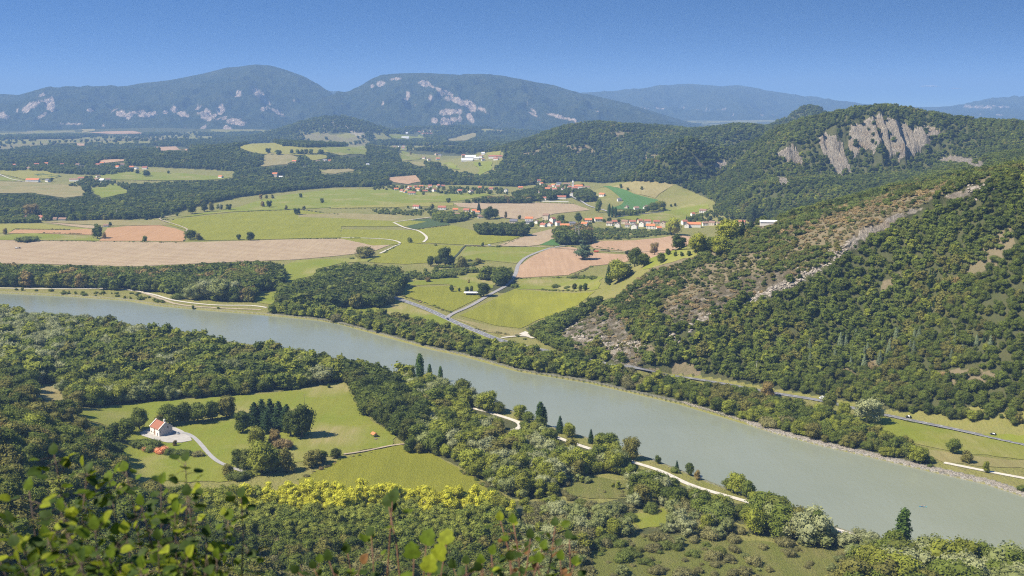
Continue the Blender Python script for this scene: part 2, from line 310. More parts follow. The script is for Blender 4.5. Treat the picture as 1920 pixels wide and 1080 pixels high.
# ------------------------------------------------------------------ fields: (material, name, words, survey outline)
FIELDS = [
 ('straw','harvested_field','long harvested pinkish tan field running above the riverside wood',[(-60,447),(110,452),(350,455),(520,450),(640,448),(752,452),(705,470),(660,477),(560,487),(430,492),(250,500),(-60,486)]),
 ('dry','harvested_field','flat cut corner of the long tan field with a small grassy wedge',[(110,453),(75,470),(60,481),(-60,486),(-60,451)]),
 ('orange','ploughed_field','orange bare field between the lone pair of trees and the bushy tree',[(187,452),(196,436),(202,428),(240,424),(300,423),(330,429),(350,436),(345,453)]),
 ('orange','ploughed_field','narrow orange bare strip left of the lone pair of trees',[(16,438),(28,431),(130,432),(140,428),(190,432),(180,441),(80,438)]),
 ('gold','grass_strip','yellow green crop strip above the narrow orange field',[(-40,425),(75,420),(130,426),(176,429),(140,431),(28,429),(16,437),(-40,442)]),
 ('meadow','grass_strip','green strip with a broad bush left of the orange field',[(-20,444),(60,438),(178,444),(184,452),(80,451),(-20,447)]),
 ('straw','harvested_field','thin pale strip above the orange field with the tiny shed',[(80,417),(170,423),(195,425),(180,430),(130,424)]),
 ('dry','grass_strip','greyish mown strip below the row of trees at the white house',[(80,416),(240,412),(300,414),(320,422),(200,424),(150,421)]),
 ('maize','maize_field','large yellow green field across the middle of the plain left of the hamlet',[(352,432),(310,420),(330,411),(450,398),(560,394),(640,404),(800,416),(760,425),(640,425),(640,446),(352,452)]),
 ('fresh','meadow','bright green meadow below the far wood, lone round tree on it',[(330,409),(440,390),(520,368),(620,355),(740,355),(860,364),(940,362),(860,377),(720,384),(570,392),(440,397)]),
 ('gold','crop_field','thin golden strip above the row of hamlet houses',[(620,386),(760,379),(850,381),(850,386),(740,389),(620,391)]),
 ('dry','dry_field','brown fallow strip left of the dark vineyard',[(560,402),(640,400),(760,404),(815,408),(742,415),(640,410),(560,407)]),
 ('vine','vineyard','dark green vineyard plot with pale netting between yellow green fields',[(740,417),(804,410),(846,421),(776,430)]),
 ('straw','harvested_field','pale brown harvested field above the row of village houses',[(850,381),(1000,380),(1075,383),(1107,394),(1040,401),(1000,413),(940,409),(928,395),(860,388)]),
 ('maize','maize_field','broad yellow green field below the vineyard and left of the dark copse',[(640,430),(776,432),(850,423),(900,436),(975,444),(960,450),(900,461),(800,456),(700,461),(640,448)]),
 ('maize','maize_field','yellow green field left of the diagonal ditch',[(690,492),(720,470),(752,456),(870,462),(858,478),(846,490),(760,496)]),
 ('meadow','meadow','mown green meadow inside the bend of the side road',[(875,463),(1040,464),(1000,478),(968,494),(905,488),(855,487)]),
 ('straw','harvested_field','tapering brown field between the dark copse and the big cedar field',[(930,461),(990,441),(1045,427),(1042,446),(1010,460),(980,463)]),
 ('green','crop_field','small dark green wedge beside the tapering brown field',[(1000,459),(1040,446),(1052,452),(1048,461)]),
 ('tan','ploughed_field','large pale tan ploughed field with the big cedar on it',[(967,522),(972,500),(1000,480),(1030,466),(1070,463),(1108,474),(1180,478),(1178,490),(1110,499),(1065,516)]),
 ('tan','ploughed_field','tan ploughed field below the village and right of the cedar',[(1106,461),(1125,452),(1190,451),(1240,446),(1268,441),(1296,444),(1290,458),(1262,470),(1205,474),(1115,466)]),
 ('fresh','meadow','bright green strip with small round orchard trees',[(1215,478),(1290,466),(1310,474),(1300,482),(1240,498),(1210,505)]),
 ('maize','maize_field','big yellow green maize field right of the road junction',[(862,592),(915,567),(965,542),(1115,547),(1085,572),(1010,600),(978,616),(930,611)]),
 ('dry','grass_verge','dry verge between the maize field and the main road',[(846,596),(930,613),(978,620),(985,630),(960,632),(905,620)]),
 ('maize','maize_field','yellow green field with the pale roofed shed, left of the side road',[(748,552),(760,540),(840,536),(905,556),(846,585),(800,572)]),
 ('meadow','meadow','green meadow with small bushes above the shed field',[(755,536),(770,522),(900,510),(935,520),(925,540),(880,550),(840,533)]),
 ('meadow','meadow','green meadow below the cedar field',[(965,540),(975,524),(1070,520),(1130,520),(1125,542),(1040,543)]),
 ('green','crop_field','deep green sloping field beside the church village',[(1105,357),(1150,351),(1190,364),(1232,375),(1245,389),(1215,393),(1140,393),(1160,386),(1170,378)]),
 ('dry','dry_meadow','dry tan hillside meadow above the deep green field',[(1150,350),(1172,343),(1262,347),(1248,356),(1228,372),(1190,363)]),
 ('meadow','meadow','pale green meadow sloping up to the wood right of the poplars',[(1155,409),(1200,398),(1245,391),(1290,384),(1328,383),(1330,392),(1300,400),(1280,416),(1190,414)]),
 ('fresh','meadow','bright green glade beside the wood behind the near river bend',[(528,500),(560,488),(700,483),(700,490),(640,494),(600,505),(585,518),(540,530),(525,520)]),
 ('fresh','meadow','small glade between the two riverside woods',[(478,545),(530,537),(525,556),(508,572),(478,565)]),
 ('meadow','meadow','riverside meadow above the far bank below the main road',[(585,572),(740,562),(870,612),(940,645),(830,625),(720,600),(600,590)]),
 ('meadow','meadow','grass strip between the road and the far bank with a lone bush',[(1560,775),(1640,780),(1760,803),(1930,838),(1930,870),(1790,850),(1660,820)]),
 ('dry','dry_field','brown dry strip beside the far bank track, lower right',[(1700,838),(1790,853),(1930,872),(1930,905),(1770,868)]),
 ('meadow','meadow','wide mown meadow around the stone farmhouse',[(118,772),(250,757),(400,746),(520,736),(650,718),(662,742),(700,790),(745,818),(735,838),(650,852),(560,868),(470,900),(350,905),(250,895),(225,850),(200,800)]),
 ('dry','dry_meadow','small dry meadow corner at the left edge of the valley wood',[(55,728),(120,718),(115,735),(150,748),(90,752)]),
 ('dry','dry_patch','dry tan patch of mown grass right of the farmhouse drive',[(400,800),(440,792),(460,822),(465,850),(420,858),(395,830)]),
 ('maize','maize_field','near maize field with a rusty patch, above the yellow plantation',[(560,900),(640,860),(700,845),(750,835),(800,846),(865,882),(945,930),(900,945),(560,915)]),
 ('scrubby','grass_clearing','rusty grass clearing among the riverside willows',[(1060,910),(1110,892),(1190,900),(1180,930),(1100,945),(1060,935)]),
 ('scrubby','grass_clearing','wide dry grass clearing at the bottom right of the valley',[(1100,1020),(1180,1005),(1350,1010),(1500,1022),(1585,1035),(1590,1120),(1100,1140)]),
 ('meadow','grass_clearing','small lush clearing between the willows',[(1180,962),(1240,955),(1250,985),(1200,995)]),
 # far farmland
 ('gold','crop_field','yellow green meadow beside the hillside farms at far left',[(5,318),(85,318),(112,331),(100,335),(45,337),(0,327)]),
 ('vine','crop_field','small dark green plot beside the orange roofed barn',[(64,327),(96,325),(116,331),(76,334)]),
 ('fresh','meadow','bright green corner below the white lane at far left',[(-40,326),(20,333),(46,340),(-40,342)]),
 ('dry','dry_meadow','broad olive meadow below the orange roofed barn',[(-40,346),(50,341),(150,349),(165,366),(120,372),(60,362),(-40,366)]),
 ('fresh','meadow','green meadow below the white farm at left',[(165,355),(215,345),(245,361),(190,372)]),
 ('meadow','meadow','pale meadow strip across the far left farms',[(172,332),(200,325),(240,322),(320,324),(430,333),(415,337),(300,339),(200,337)]),
 ('tan','harvested_field','small tan field above the hillside farms',[(180,304),(196,300),(234,299),(236,302),(195,306)]),
 ('dry','far_field','pale tan far field, left one of a pair under the mountain',[(128,241),(145,239),(180,245),(160,249)]),
 ('tan','far_field','long pale far field under the mountain foot',[(168,249),(200,247),(250,246),(270,251),(210,252)]),
 ('tan','far_field','rosy far field strip among distant woods',[(278,273),(300,276),(330,275),(362,279),(350,283),(300,281)]),
 ('tan','far_field','tiny tan far field with a pale edge',[(136,269),(160,270),(168,273),(150,274)]),
 ('gold','hill_field','pale gold field on top of the round hill at centre left',[(447,276),(470,270),(523,268),(530,275),(600,278),(618,285),(560,292),(500,290),(465,284)]),
 ('dry','hill_field','tan sloping field under the pair of round trees',[(494,293),(506,288),(545,290),(562,297),(540,309),(490,313)]),
 ('gold','hill_field','small golden field above the hill hamlet',[(572,290),(612,290),(614,297),(585,302)]),
 ('meadow','hill_field','green and gold field right of the hilltop wood',[(588,273),(640,276),(680,273),(690,282),(685,291),(640,292),(612,284)]),
 ('dry','hill_field','tan strip below the hill hamlet',[(600,324),(625,317),(650,314),(668,320),(625,327)]),
 ('tan','harvested_field','brown field on the shoulder behind the orange roofed hamlet',[(722,333),(780,329),(792,341),(765,346),(738,342)]),
 ('meadow','hill_field','green meadow with a lone tree in the side valley',[(754,283),(785,292),(790,300),(755,303),(750,295)]),
 ('dry','hill_field','dry strip below the side valley hamlet',[(770,304),(800,305),(796,312),(775,309)]),
 ('fresh','hill_field','narrow green meadow between two dark woods',[(828,307),(845,304),(862,319),(850,319)]),
 ('fresh','hill_field','green meadow tongue beside the long red roofs',[(886,305),(925,302),(922,318),(895,331),(900,318)]),
 ('fresh','far_field','green far meadow with a long white barn',[(725,252),(790,252),(800,260),(742,261)]),
 ('dry','far_field','dry far slope beside the dark hill',[(835,262),(862,256),(888,249),(896,254),(872,264),(846,265)]),
 ('gold','far_field','gold field above the long red roofs',[(912,287),(940,283),(936,292),(915,292)]),
]
def widen(P): return [((x-340 if x <= -20 else x+300 if x >= 1920 else x), y) for x, y in P]
FIELDS = [(a, b, c, widen(d)) for a, b, c, d in FIELDS]; FPX = [f[3] for f in FIELDS]

# woodland regions: name, survey outline of the ground they stand on, distance range
HILLS = [(1340,402),(1425,420),(1500,402),(1400,432),(1300,474),(1235,505),(1160,558),(1100,596),(1036,640),(1070,672),(1150,684),(1262,700),(1340,709),(1450,729),(1560,747),(1700,775),(2100,870),(2100,60),(1340,60)]
SCRUB = [(1040,640),(1100,592),(1160,552),(1230,496),(1300,470),(1400,430),(1500,404),(1600,380),(1700,352),(1800,330),(1790,352),(1700,400),(1600,452),(1540,500),(1480,530),(1380,568),(1300,602),(1240,650),(1200,690),(1150,672),(1120,640),(1060,690)]
GREENISH = [(1160,585),(1230,560),(1250,600),(1290,590),(1290,640),(1240,650),(1180,640)]
ROCKS = [[(1455,290),(1485,272),(1502,288),(1505,310),(1480,305)],[(1530,262),(1548,250),(1575,262),(1600,330),(1570,325),(1545,290)],[(1595,235),(1615,232),(1625,260),(1600,300),(1590,270)],[(1615,228),(1648,214),(1680,225),(1712,240),(1712,270),(1690,296),(1672,292),(1655,260),(1640,285),(1620,280)],
 [(1715,240),(1740,236),(1765,246),(1755,262),(1725,282),(1700,296),(1712,262)],[(1760,300),(1785,292),(1840,300),(1850,318),(1830,326),(1800,312)],[(1455,330),(1480,335),(1475,350),(1460,345)],[(1335,306),(1360,300),(1366,312),(1340,314)]]
BROWNS = [[(975,280),(1000,272),(1020,275),(1015,290),(985,292)],[(1050,272),(1100,272),(1125,288),(1085,290)],[(1200,292),(1235,290),(1245,302),(1215,305)],[(1100,240),(1160,240),(1200,250),(1160,258),(1110,250)],[(1290,302),(1318,304),(1315,314),(1295,314)],[(1790,300),(1900,305),(1880,330),(1830,345),(1800,330)],[(1800,520),(1850,450),(1930,400),(1930,520),(1880,500)],[(1560,700),(1640,670),(1650,690),(1600,720)],[(1730,700),(1820,690),(1930,710),(1930,740),(1780,720)],[(1560,560),(1660,525),(1700,500),(1660,550)],[(1260,660),(1340,690),(1330,706),(1260,700)],[(1130,690),(1200,640),(1250,680),(1230,700)]]
WD = dict(
 leftbank=[(-120,592),(0,594),(150,613),(300,632),(450,655),(620,690),(700,705),(700,718),(640,716),(520,734),(400,744),(250,755),(140,766),(95,752),(120,716),(60,724),(-120,730)],
 mound=[(-120,728),(60,732),(95,758),(150,782),(205,812),(228,850),(232,900),(300,940),(430,1010),(520,1120),(520,1300),(-200,1300)],
 field_edge=[(636,700),(690,708),(735,725),(775,755),(800,790),(790,815),(765,835),(735,815),(700,786),(668,745)],
 willows=[(740,708),(810,729),(885,748),(900,770),(960,790),(1040,815),(1100,836),(1180,866),(1180,890),(1110,888),(1060,905),(1050,935),(960,935),(880,885),(800,845),(770,835),(800,800),(780,760)],
 bankline=[(1180,890),(1190,875),(1300,918),(1400,950),(1420,985),(1330,975),(1250,950),(1185,955),(1090,950),(1180,932)],
 bottomright=[(1420,960),(1550,1000),(1700,1048),(1920,1115),(2100,1180),(2100,1400),(1620,1400),(1595,1120),(1588,1035),(1500,1018),(1400,1000)],
 centre=[(960,940),(1050,940),(1090,952),(1180,958),(1180,990),(1250,988),(1260,955),(1330,978),(1400,1000),(1350,1008),(1180,1003),(1100,1015),(1090,1140),(960,1140),(940,1010)],
 bottom=[(230,930),(330,925),(440,985),(640,990),(700,1005),(960,1005),(960,1300),(500,1300),(430,1010)],
 plantation=[(455,952),(560,944),(760,950),(905,958),(962,980),(962,1032),(700,1040),(640,1032),(440,1016)],
 farbank=[(498,587),(600,599),(720,627),(807,652),(880,667),(975,695),(1107,717),(1280,757),(1400,792),(1453,809),(1550,834),(1613,848),(1700,870),(1760,881),(1740,862),(1660,825),(1560,785),(1480,765),(1340,731),(1255,718),(1130,694),(950,655),(850,628),(740,600),(620,588),(540,568)],
 farwood=[(-120,530),(-120,505),(150,503),(300,505),(430,512),(520,512),(532,530),(528,545),(480,548),(476,566),(440,567),(350,558),(310,548),(120,540)],
 centrewood=[(590,518),(640,512),(700,516),(755,524),(752,548),(730,570),(700,580),(620,583),(525,580),(510,566),(540,545),(590,535)],
 copse=[(893,434),(950,435),(985,439),(984,444),(900,441)],
 roadgrove=[(884,522),(950,520),(968,528),(966,546),(940,550),(890,538)],
 manor=[(1042,445),(1060,440),(1100,440),(1105,458),(1046,460)],
 nose=[(1000,632),(985,616),(1010,603),(1060,590),(1090,575),(1140,560),(1090,600),(1040,630),(1070,660),(1100,690),(1030,690),(1080,676)],
 villagegap=[(1066,368),(1080,362),(1112,366),(1118,378),(1090,380)],
 villagewood=[(965,371),(985,364),(1020,362),(1070,366),(1060,372),(1020,378),(1005,377),(968,379)],
 avenue=[(865,378),(990,375),(995,382),(868,382)],
 poplarend=[(1158,405),(1180,398),(1215,395),(1248,392),(1240,400),(1190,406)],
 hedgeleft=[(-60,412),(75,410),(80,418),(-60,423)],
 hamletgrove=[(806,404),(830,404),(878,404),(878,413),(835,420),(815,414)],
 creek=[(755,520),(770,514),(820,512),(875,508),(900,512),(880,518),(800,524),(758,530)],
)
GEN = [(-400,412),(0,414),(200,414),(300,409),(350,392),(450,370),(560,357),(620,352),(730,350),(860,352),(940,356),(960,352),(1010,345),(1080,340),(1130,344),(1170,341),(1265,345),(1345,380),(1345,402),(1430,418),(1500,402),(1500,60),(-400,60)]
WD = {k: widen(v) for k, v in WD.items()}; GEN = widen(GEN); HILLS = widen(HILLS)
VILL = [[(-20,309),(240,311),(440,321),(440,341),(240,352),(130,354),(-20,347)],[(745,282),(800,284),(860,290),(945,284),(945,305),(925,322),(890,334),(850,322),(820,310),(750,306)],[(590,300),(700,298),(705,320),(600,328)],[(690,368),(695,352),(735,347),(870,347),(1015,352),(960,358),(940,364),(860,367)],[(1000,360),(1005,344),(1110,342),(1150,350),(1105,357),(1090,362),(1040,378),(1000,378)],[(790,306),(780,288),(830,285),(835,306)],[(862,308),(862,292),(945,291),(940,304),(880,306)]]

# ------------------------------------------------------------------ ground sheet
gx, gy, gz = GX.ravel(), GY.ravel(), GZ.ravel(); gpx, gpy = proj(gx, gy, gz); gr = np.hypot(gx, gy)
front = gy > 50
def region(poly, d0=0, d1=1e9, X=gpx, Y=gpy, R=gr): return inpoly(X, Y, poly) & (R > d0) & (R < d1)
fl = np.zeros(gx.shape)
for k, p in WD.items():
    if k not in ('hedgeleft', 'creek', 'villagewood'): fl = np.maximum(fl, .9*region(p, 380, 3300))
fl = np.maximum(fl, region(GEN, 2250)*1.0); fl = np.maximum(fl, region(HILLS, 850)*.85)
fl = np.where((gr > 3500) & (gy > 0), np.maximum(fl, .9*(fbm(gx, gy, 900, 4, 31) > np.where(gr > 8000, .34, .40))), fl)
op = (gr > 4400) & (fbm(gx, gy*.6, 520, 3, 33) > .585) & (gz < 60); fl = np.where(op, .15, fl)
sc = .9*region(SCRUB, 900, 1500)*(~region(GREENISH, 900, 1500))
bn_ = fbm(gx, gy, 45, 3, 91)
for b in BROWNS: sc = np.maximum(sc, .85*region(b, 700, 4500)*(bn_ > .47))
sc = np.where(op, np.maximum(sc, .5*(fbm(gx, gy, 300, 2, 44) > .55)), sc)
rk = np.zeros(gx.shape)
for b in ROCKS: rk = np.maximum(rk, 1.0*region(b, 1300, 3000))
rk = np.maximum(rk, .5*region([(590,238),(620,227),(655,226),(680,244),(705,264),(685,262),(650,248),(600,248)], 5400, 7600)*(fbm(gx, gy, 130, 3, 61) > .47)); rk = np.maximum(rk, .5*region([(1490,222),(1520,214),(1560,220),(1530,232),(1500,232)], 3600, 5200)*(fbm(gx, gy, 90, 3, 61) > .5))
OW = np.array([zpt(a, b, c)[:2] for a, b, c in OUTC]); sel = (gr < 1700) & (gx > 0) & (gr > 700)
on_ = fbm(gx[sel], gy[sel], 48, 3, 71)+.07; rk[sel] = np.maximum(rk[sel], .95*np.exp(-(segdist(gx[sel], gy[sel], OW)/(1.0+8*sstep(.50, .68, on_)))**2)*(.30+.65*sstep(.50, .60, on_))*(.35+.65*sstep(.42, .56, fbm(gx[sel], gy[sel], 12, 3, 19))))
NOSE = [(1035,628),(1100,596),(1150,585),(1200,640),(1205,690),(1180,700),(1120,655),(1060,640)]
rk = np.maximum(rk, .42*region(NOSE, 800, 1300)); rk = np.maximum(rk, .36*region([(1200,600),(1380,520),(1500,500),(1470,535),(1380,568),(1250,630)], 900, 1200))
cov = np.stack([rk, sc, fl, np.ones_like(rk)], 1).astype(np.float32)
for p in VILL: cov[region(p, 2000, 4700), 2] = .1
gdn = GD.ravel(); bk = (np.abs(gdn-.2) < 3.4)*(gpx > 1400)*(gpy < 950)+.5*(np.abs(gdn) < 1.6)
na, nr = GX.shape; ii, jj = np.meshgrid(np.arange(na-1), np.arange(nr-1), indexing='ij'); b0 = (ii*nr+jj).ravel()
gm = npmesh('ground', np.stack([gx, gy, gz], 1), np.stack([b0, b0+1, b0+nr+1, b0+nr], 1)[:, ::-1], ground_mat(), smooth=True)
at = gm.color_attributes.new('cover', 'FLOAT_COLOR', 'POINT'); at.data.foreach_set('color', cov.ravel())
at = gm.attributes.new('bank', 'FLOAT', 'POINT'); at.data.foreach_set('value', np.clip(bk, 0, 1).astype(np.float32))
g = link('ground', gm); tag(g, 'green valley floor, wooded hillsides and pale limestone cliffs', 'ground', kind='structure')

# ------------------------------------------------------------------ river
wm = M('river_water', .09, .5); wm.b.inputs['IOR'].default_value = 1.33
f = wm.noise(.006, 4, .6, .3, .7); c = wm.mix(f, (.190, .206, .148), (.226, .238, .175)); c = wm.mix(wm.math('MULTIPLY', wm.noise(.03, 4, .6, .4, .7, wm.stretch((1, .25, 1), -.5)), .35), c, (.235, .255, .20)); wm.col(c)
wm.bump(wm.math('ADD', wm.noise(.35, 4, .6, .2, .8, wm.stretch((1, .6, 1), -.5)), wm.math('MULTIPLY', wm.noise(1.7, 3, .6, .2, .8), .35)), .16, .55)
RP = [Vector(p) for p in RIV]
V2, _, F2, *_ = delaunay_2d_cdt([v.to_2d() for v in [Vector((a, b)) for a, b in RIV]], [], [list(range(len(RIV)))], 1, 1e-4)
me = bpy.data.meshes.new('river'); me.from_pydata([(v.x, v.y, -1.6) for v in V2], [], [list(q) for q in F2]); me.materials.append(wm.m)
for p in me.polygons:
    if p.normal.z < 0: p.flip()
tag(link('river', me), 'wide milky green river crossing the valley', 'river', kind='structure')

# ------------------------------------------------------------------ draped sheets
def drape(name, poly, mat, off, world=False, lat=None, kind='structure', label=None, cat=None, wob=0.0):
    if not world:
        P0 = np.array(poly, float); x, y, _ = Wn(P0[:, 0], P0[:, 1]); Q = list(zip(x, y))
    else: Q = poly
    R = float(np.mean([math.hypot(*q) for q in Q])); s = lat or max(5, R*.008); B = []
    for i, q in enumerate(Q):
        a = np.array(q); b = np.array(Q[(i+1) % len(Q)]); k = max(1, int(np.linalg.norm(b-a)/s))
        for t in range(k): B.append(tuple(a+(b-a)*t/k))
    if wob: B = [(p[0]+wob*2*(fbm(p[0], p[1], wob*5, 3, 41)-.5)*2, p[1]+wob*2*(fbm(p[0]+900, p[1], wob*5, 3, 42)-.5)*2) for p in B]
    xs = [p[0] for p in B]; ys = [p[1] for p in B]
    lx, ly = np.meshgrid(np.arange(min(xs), max(xs), s), np.arange(min(ys), max(ys), s)); lx = lx.ravel(); ly = ly.ravel()
    if len(lx) > 60000: lx = lx[:0]; ly = ly[:0]
    m = inpoly(lx, ly, B); lx = lx[m]; ly = ly[m]
    if len(lx):
        d = segdist(lx, ly, B+[B[0]]); lx = lx[d > s*.3]; ly = ly[d > s*.3]
    nb = len(B); vs = [Vector(p) for p in B]+[Vector(p) for p in zip(lx, ly)]
    V, _, Fc, *_ = delaunay_2d_cdt(vs, [], [list(range(nb))], 1, 1e-3)
    A = np.array([(v.x, v.y) for v in V]); Z = H(A[:, 0], A[:, 1])+off
    me = bpy.data.meshes.new(name); me.from_pydata([(a, b, c) for (a, b), c in zip(A, Z)], [], [list(q) for q in Fc]); me.materials.append(mat)
    for p in me.polygons:
        if p.normal.z < 0: p.flip()
        p.use_smooth = True
    o = link(name, me); tag(o, label, cat or name.replace('_', ' '), kind=kind); return o
for i, (mt, nm, lb, po) in enumerate(FIELDS):
    D = float(np.mean([math.hypot(*W1(*q)[:2]) for q in po[:4]]))
    drape(nm, po, FM[mt], .12+.05*i/10+max(0, D-700)*.00032, label=lb, cat='field' if 'field' in nm else nm.split('_')[-1], lat=4 if mt == 'scrubby' else None, wob={'scrubby': 7, 'meadow': 2.5, 'dry': 3, 'fresh': 2.5}.get(mt, .8)*max(1, D/1500))

def strip(name, pts, width, mat, off, label, cat, k=8, kind='structure', parent=None, world=False, side=0.0, dash=None, draw=True):
    if not world:
        S = smoothline(pts, k); x, y, z = Wn(S[:, 0], S[:, 1]); Q = np.stack([x, y], 1)
    else: Q = np.array(pts)
    seg = np.r_[0, np.cumsum(np.hypot(*np.diff(Q, axis=0).T))]; ns = max(2, int(seg[-1]/3)); s = np.linspace(0, seg[-1], ns)
    X = np.interp(s, seg, Q[:, 0]); Y = np.interp(s, seg, Q[:, 1])
    for _ in range(6): X[1:-1] = (X[:-2]+X[2:]+2*X[1:-1])/4; Y[1:-1] = (Y[:-2]+Y[2:]+2*Y[1:-1])/4
    tx = np.gradient(X); ty = np.gradient(Y); L = np.hypot(tx, ty); nx, ny = -ty/L, tx/L
    c0 = np.stack([X+nx*(side+width/2), Y+ny*(side+width/2)], 1); c1 = np.stack([X+nx*(side-width/2), Y+ny*(side-width/2)], 1)
    hz = H(X, Y)+off
    V = np.concatenate([np.c_[c0, hz], np.c_[c1, hz]]); i = np.arange(ns-1)
    if dash: i = i[(s[:-1] % dash[0]) < dash[1]]
    Fc = np.stack([i, i+ns, i+ns+1, i+1], 1)
    if draw:
        o = link(name, npmesh(name, V, Fc, mat), parent); tag(o, label if not parent else None, cat if not parent else None, kind=kind)
        return o, np.stack([X, Y], 1)
ROADPTS = []
def road(name, pts, w, mat, label, cat='road', off=.35, marks=False):
    o, c = strip(name, pts, w, mat, off, label, cat); ROADPTS.append((c, w))
    if marks:
        strip('centre_line', c, .3, wmark, off+.05, None, None, parent=o, world=True, dash=(12, 4))
        for sd in (-1, 1): strip('edge_line', c, .22, wmark, off+.05, None, None, parent=o, world=True, side=sd*(w/2-.5))
    return o
MAIN = [(690,545),(735,557),(800,580),(850,603),(900,624),(950,642),(1040,662),(1130,681),(1200,692),(1260,703),(1340,716),(1400,727),(1450,737),(1540,751),(1600,765),(1700,786),(1780,802),(1857,819),(1930,835),(2100,873)]
road('road', MAIN, 8.5, asphalt, 'main grey road with white lines running along the foot of the wooded hill', marks=True, off=.5)
road('side_road', [(838,596),(850,588),(880,575),(920,552),(950,535),(966,515),(972,497),(990,481),(1030,466),(1060,461)], 5.5, flat('old_asphalt', (.27,.25,.24), .9, .15, .3), 'pale side road curving up past the ploughed cedar field', off=.62)
road('gravel_path', [(885,766),(905,770),(940,781),(968,790),(978,797),(972,805),(960,808)], 4.2, gravel, 'short white gravel path ending in a hook above the willows', 'path')
road('gravel_path', [(985,800),(1040,819),(1100,840),(1190,868),(1240,884),(1300,912),(1400,941),(1480,968),(1560,991),(1700,1040)], 4.0, gravel, 'long white gravel towpath along the near bank', 'path')
road('gravel_path', [(425,637),(450,640),(475,644)], 4.0, gravel, 'short glimpse of white path between the left bank trees', 'path')
road('gravel_path', [(-20,540),(130,542),(200,541),(250,545),(290,553),(330,564),(400,572),(470,573),(500,577)], 4.0, gravel, 'white gravel path along the far bank below the dark wood', 'path')
road('dirt_track', [(265,548),(300,560),(335,571),(400,577),(490,581)], 4.5, dirt, 'brown earth track just above the far waterline', 'track')
road('gravel_path', [(1770,868),(1810,876),(1860,886),(1930,899)], 4.0, gravel, 'pale path behind the stony far bank, lower right', 'path')
road('driveway', [(322,812),(345,812),(362,820),(378,836),(395,856),(418,872),(470,890)], 3.2, flat('drive', (.31,.295,.28), .9, .1, .5), 'grey farmhouse drive curving down to the copse', 'driveway', off=.72)
road('dirt_track', [(645,853),(690,846),(735,836),(780,832),(800,834)], 2.2, dirt, 'pale track along the top of the near maize field', 'track', off=.7)
road('field_lane', [(712,476),(735,465),(750,456),(720,449),(640,446)], 4.0, gravel, 'white farm lane kinked between the pink and green fields', 'lane', off=1.0)
road('field_lane', [(740,417),(800,409),(815,407)], 3.5, gravel, 'pale lane along the top edge of the dark vineyard', 'lane', off=1.2)
road('field_lane', [(738,418),(760,428),(785,434),(800,446),(794,455)], 4.5, gravel, 'white lane bending below the vineyard', 'lane', off=1.2)
road('field_lane', [(870,460),(930,462),(1000,463),(1100,470),(1115,470),(1180,474),(1215,472),(1290,468),(1310,466)], 3.5, dirt, 'pale village lane across the fields behind the cedar', 'lane', off=1.1)
road('field_lane', [(1070,368),(1090,378),(1105,387),(1130,394),(1142,398)], 4.5, flat('lane_tar', (.36,.34,.33), .9, .1, .3), 'grey lane running down from the church village', 'lane', off=1.4)
road('field_lane', [(-20,320),(0,328),(20,336),(45,341),(60,342)], 4.0, gravel, 'white lane sloping to the orange roofed barn', 'lane', off=1.8)
road('field_lane', [(348,436),(350,430),(330,422),(300,412),(308,408),(330,405)], 3.5, dirt, 'brown lane round the end of the orange field', 'lane', off=1.3)
road('ditch_track', [(845,489),(858,477),(870,463),(876,461)], 3.0, flat('ditch', (.06,.07,.03), .95, .2, .3), 'dark diagonal ditch between two yellow green fields', 'ditch', off=.9)
road('field_lane', [(1000,635),(985,630),(955,632),(940,634)], 4.0, gravel, 'pale spur joining the main road below the maize field', 'lane', off=.6)
drape('farmyard', [(262,812),(282,803),(300,806),(325,801),(343,809),(356,818),(360,827),(340,831),(314,831),(294,827),(266,818)], flat('yard_gravel', (.38,.35,.315), .95, .1, .4), .62, label='pale gravel yard round the stone farmhouse', cat='yard')
drape('lay_by', [(973,627),(985,622),(998,628),(990,633)], gravel, .75, label='pale gravel lay-by beside the spur lane', cat='lay-by')

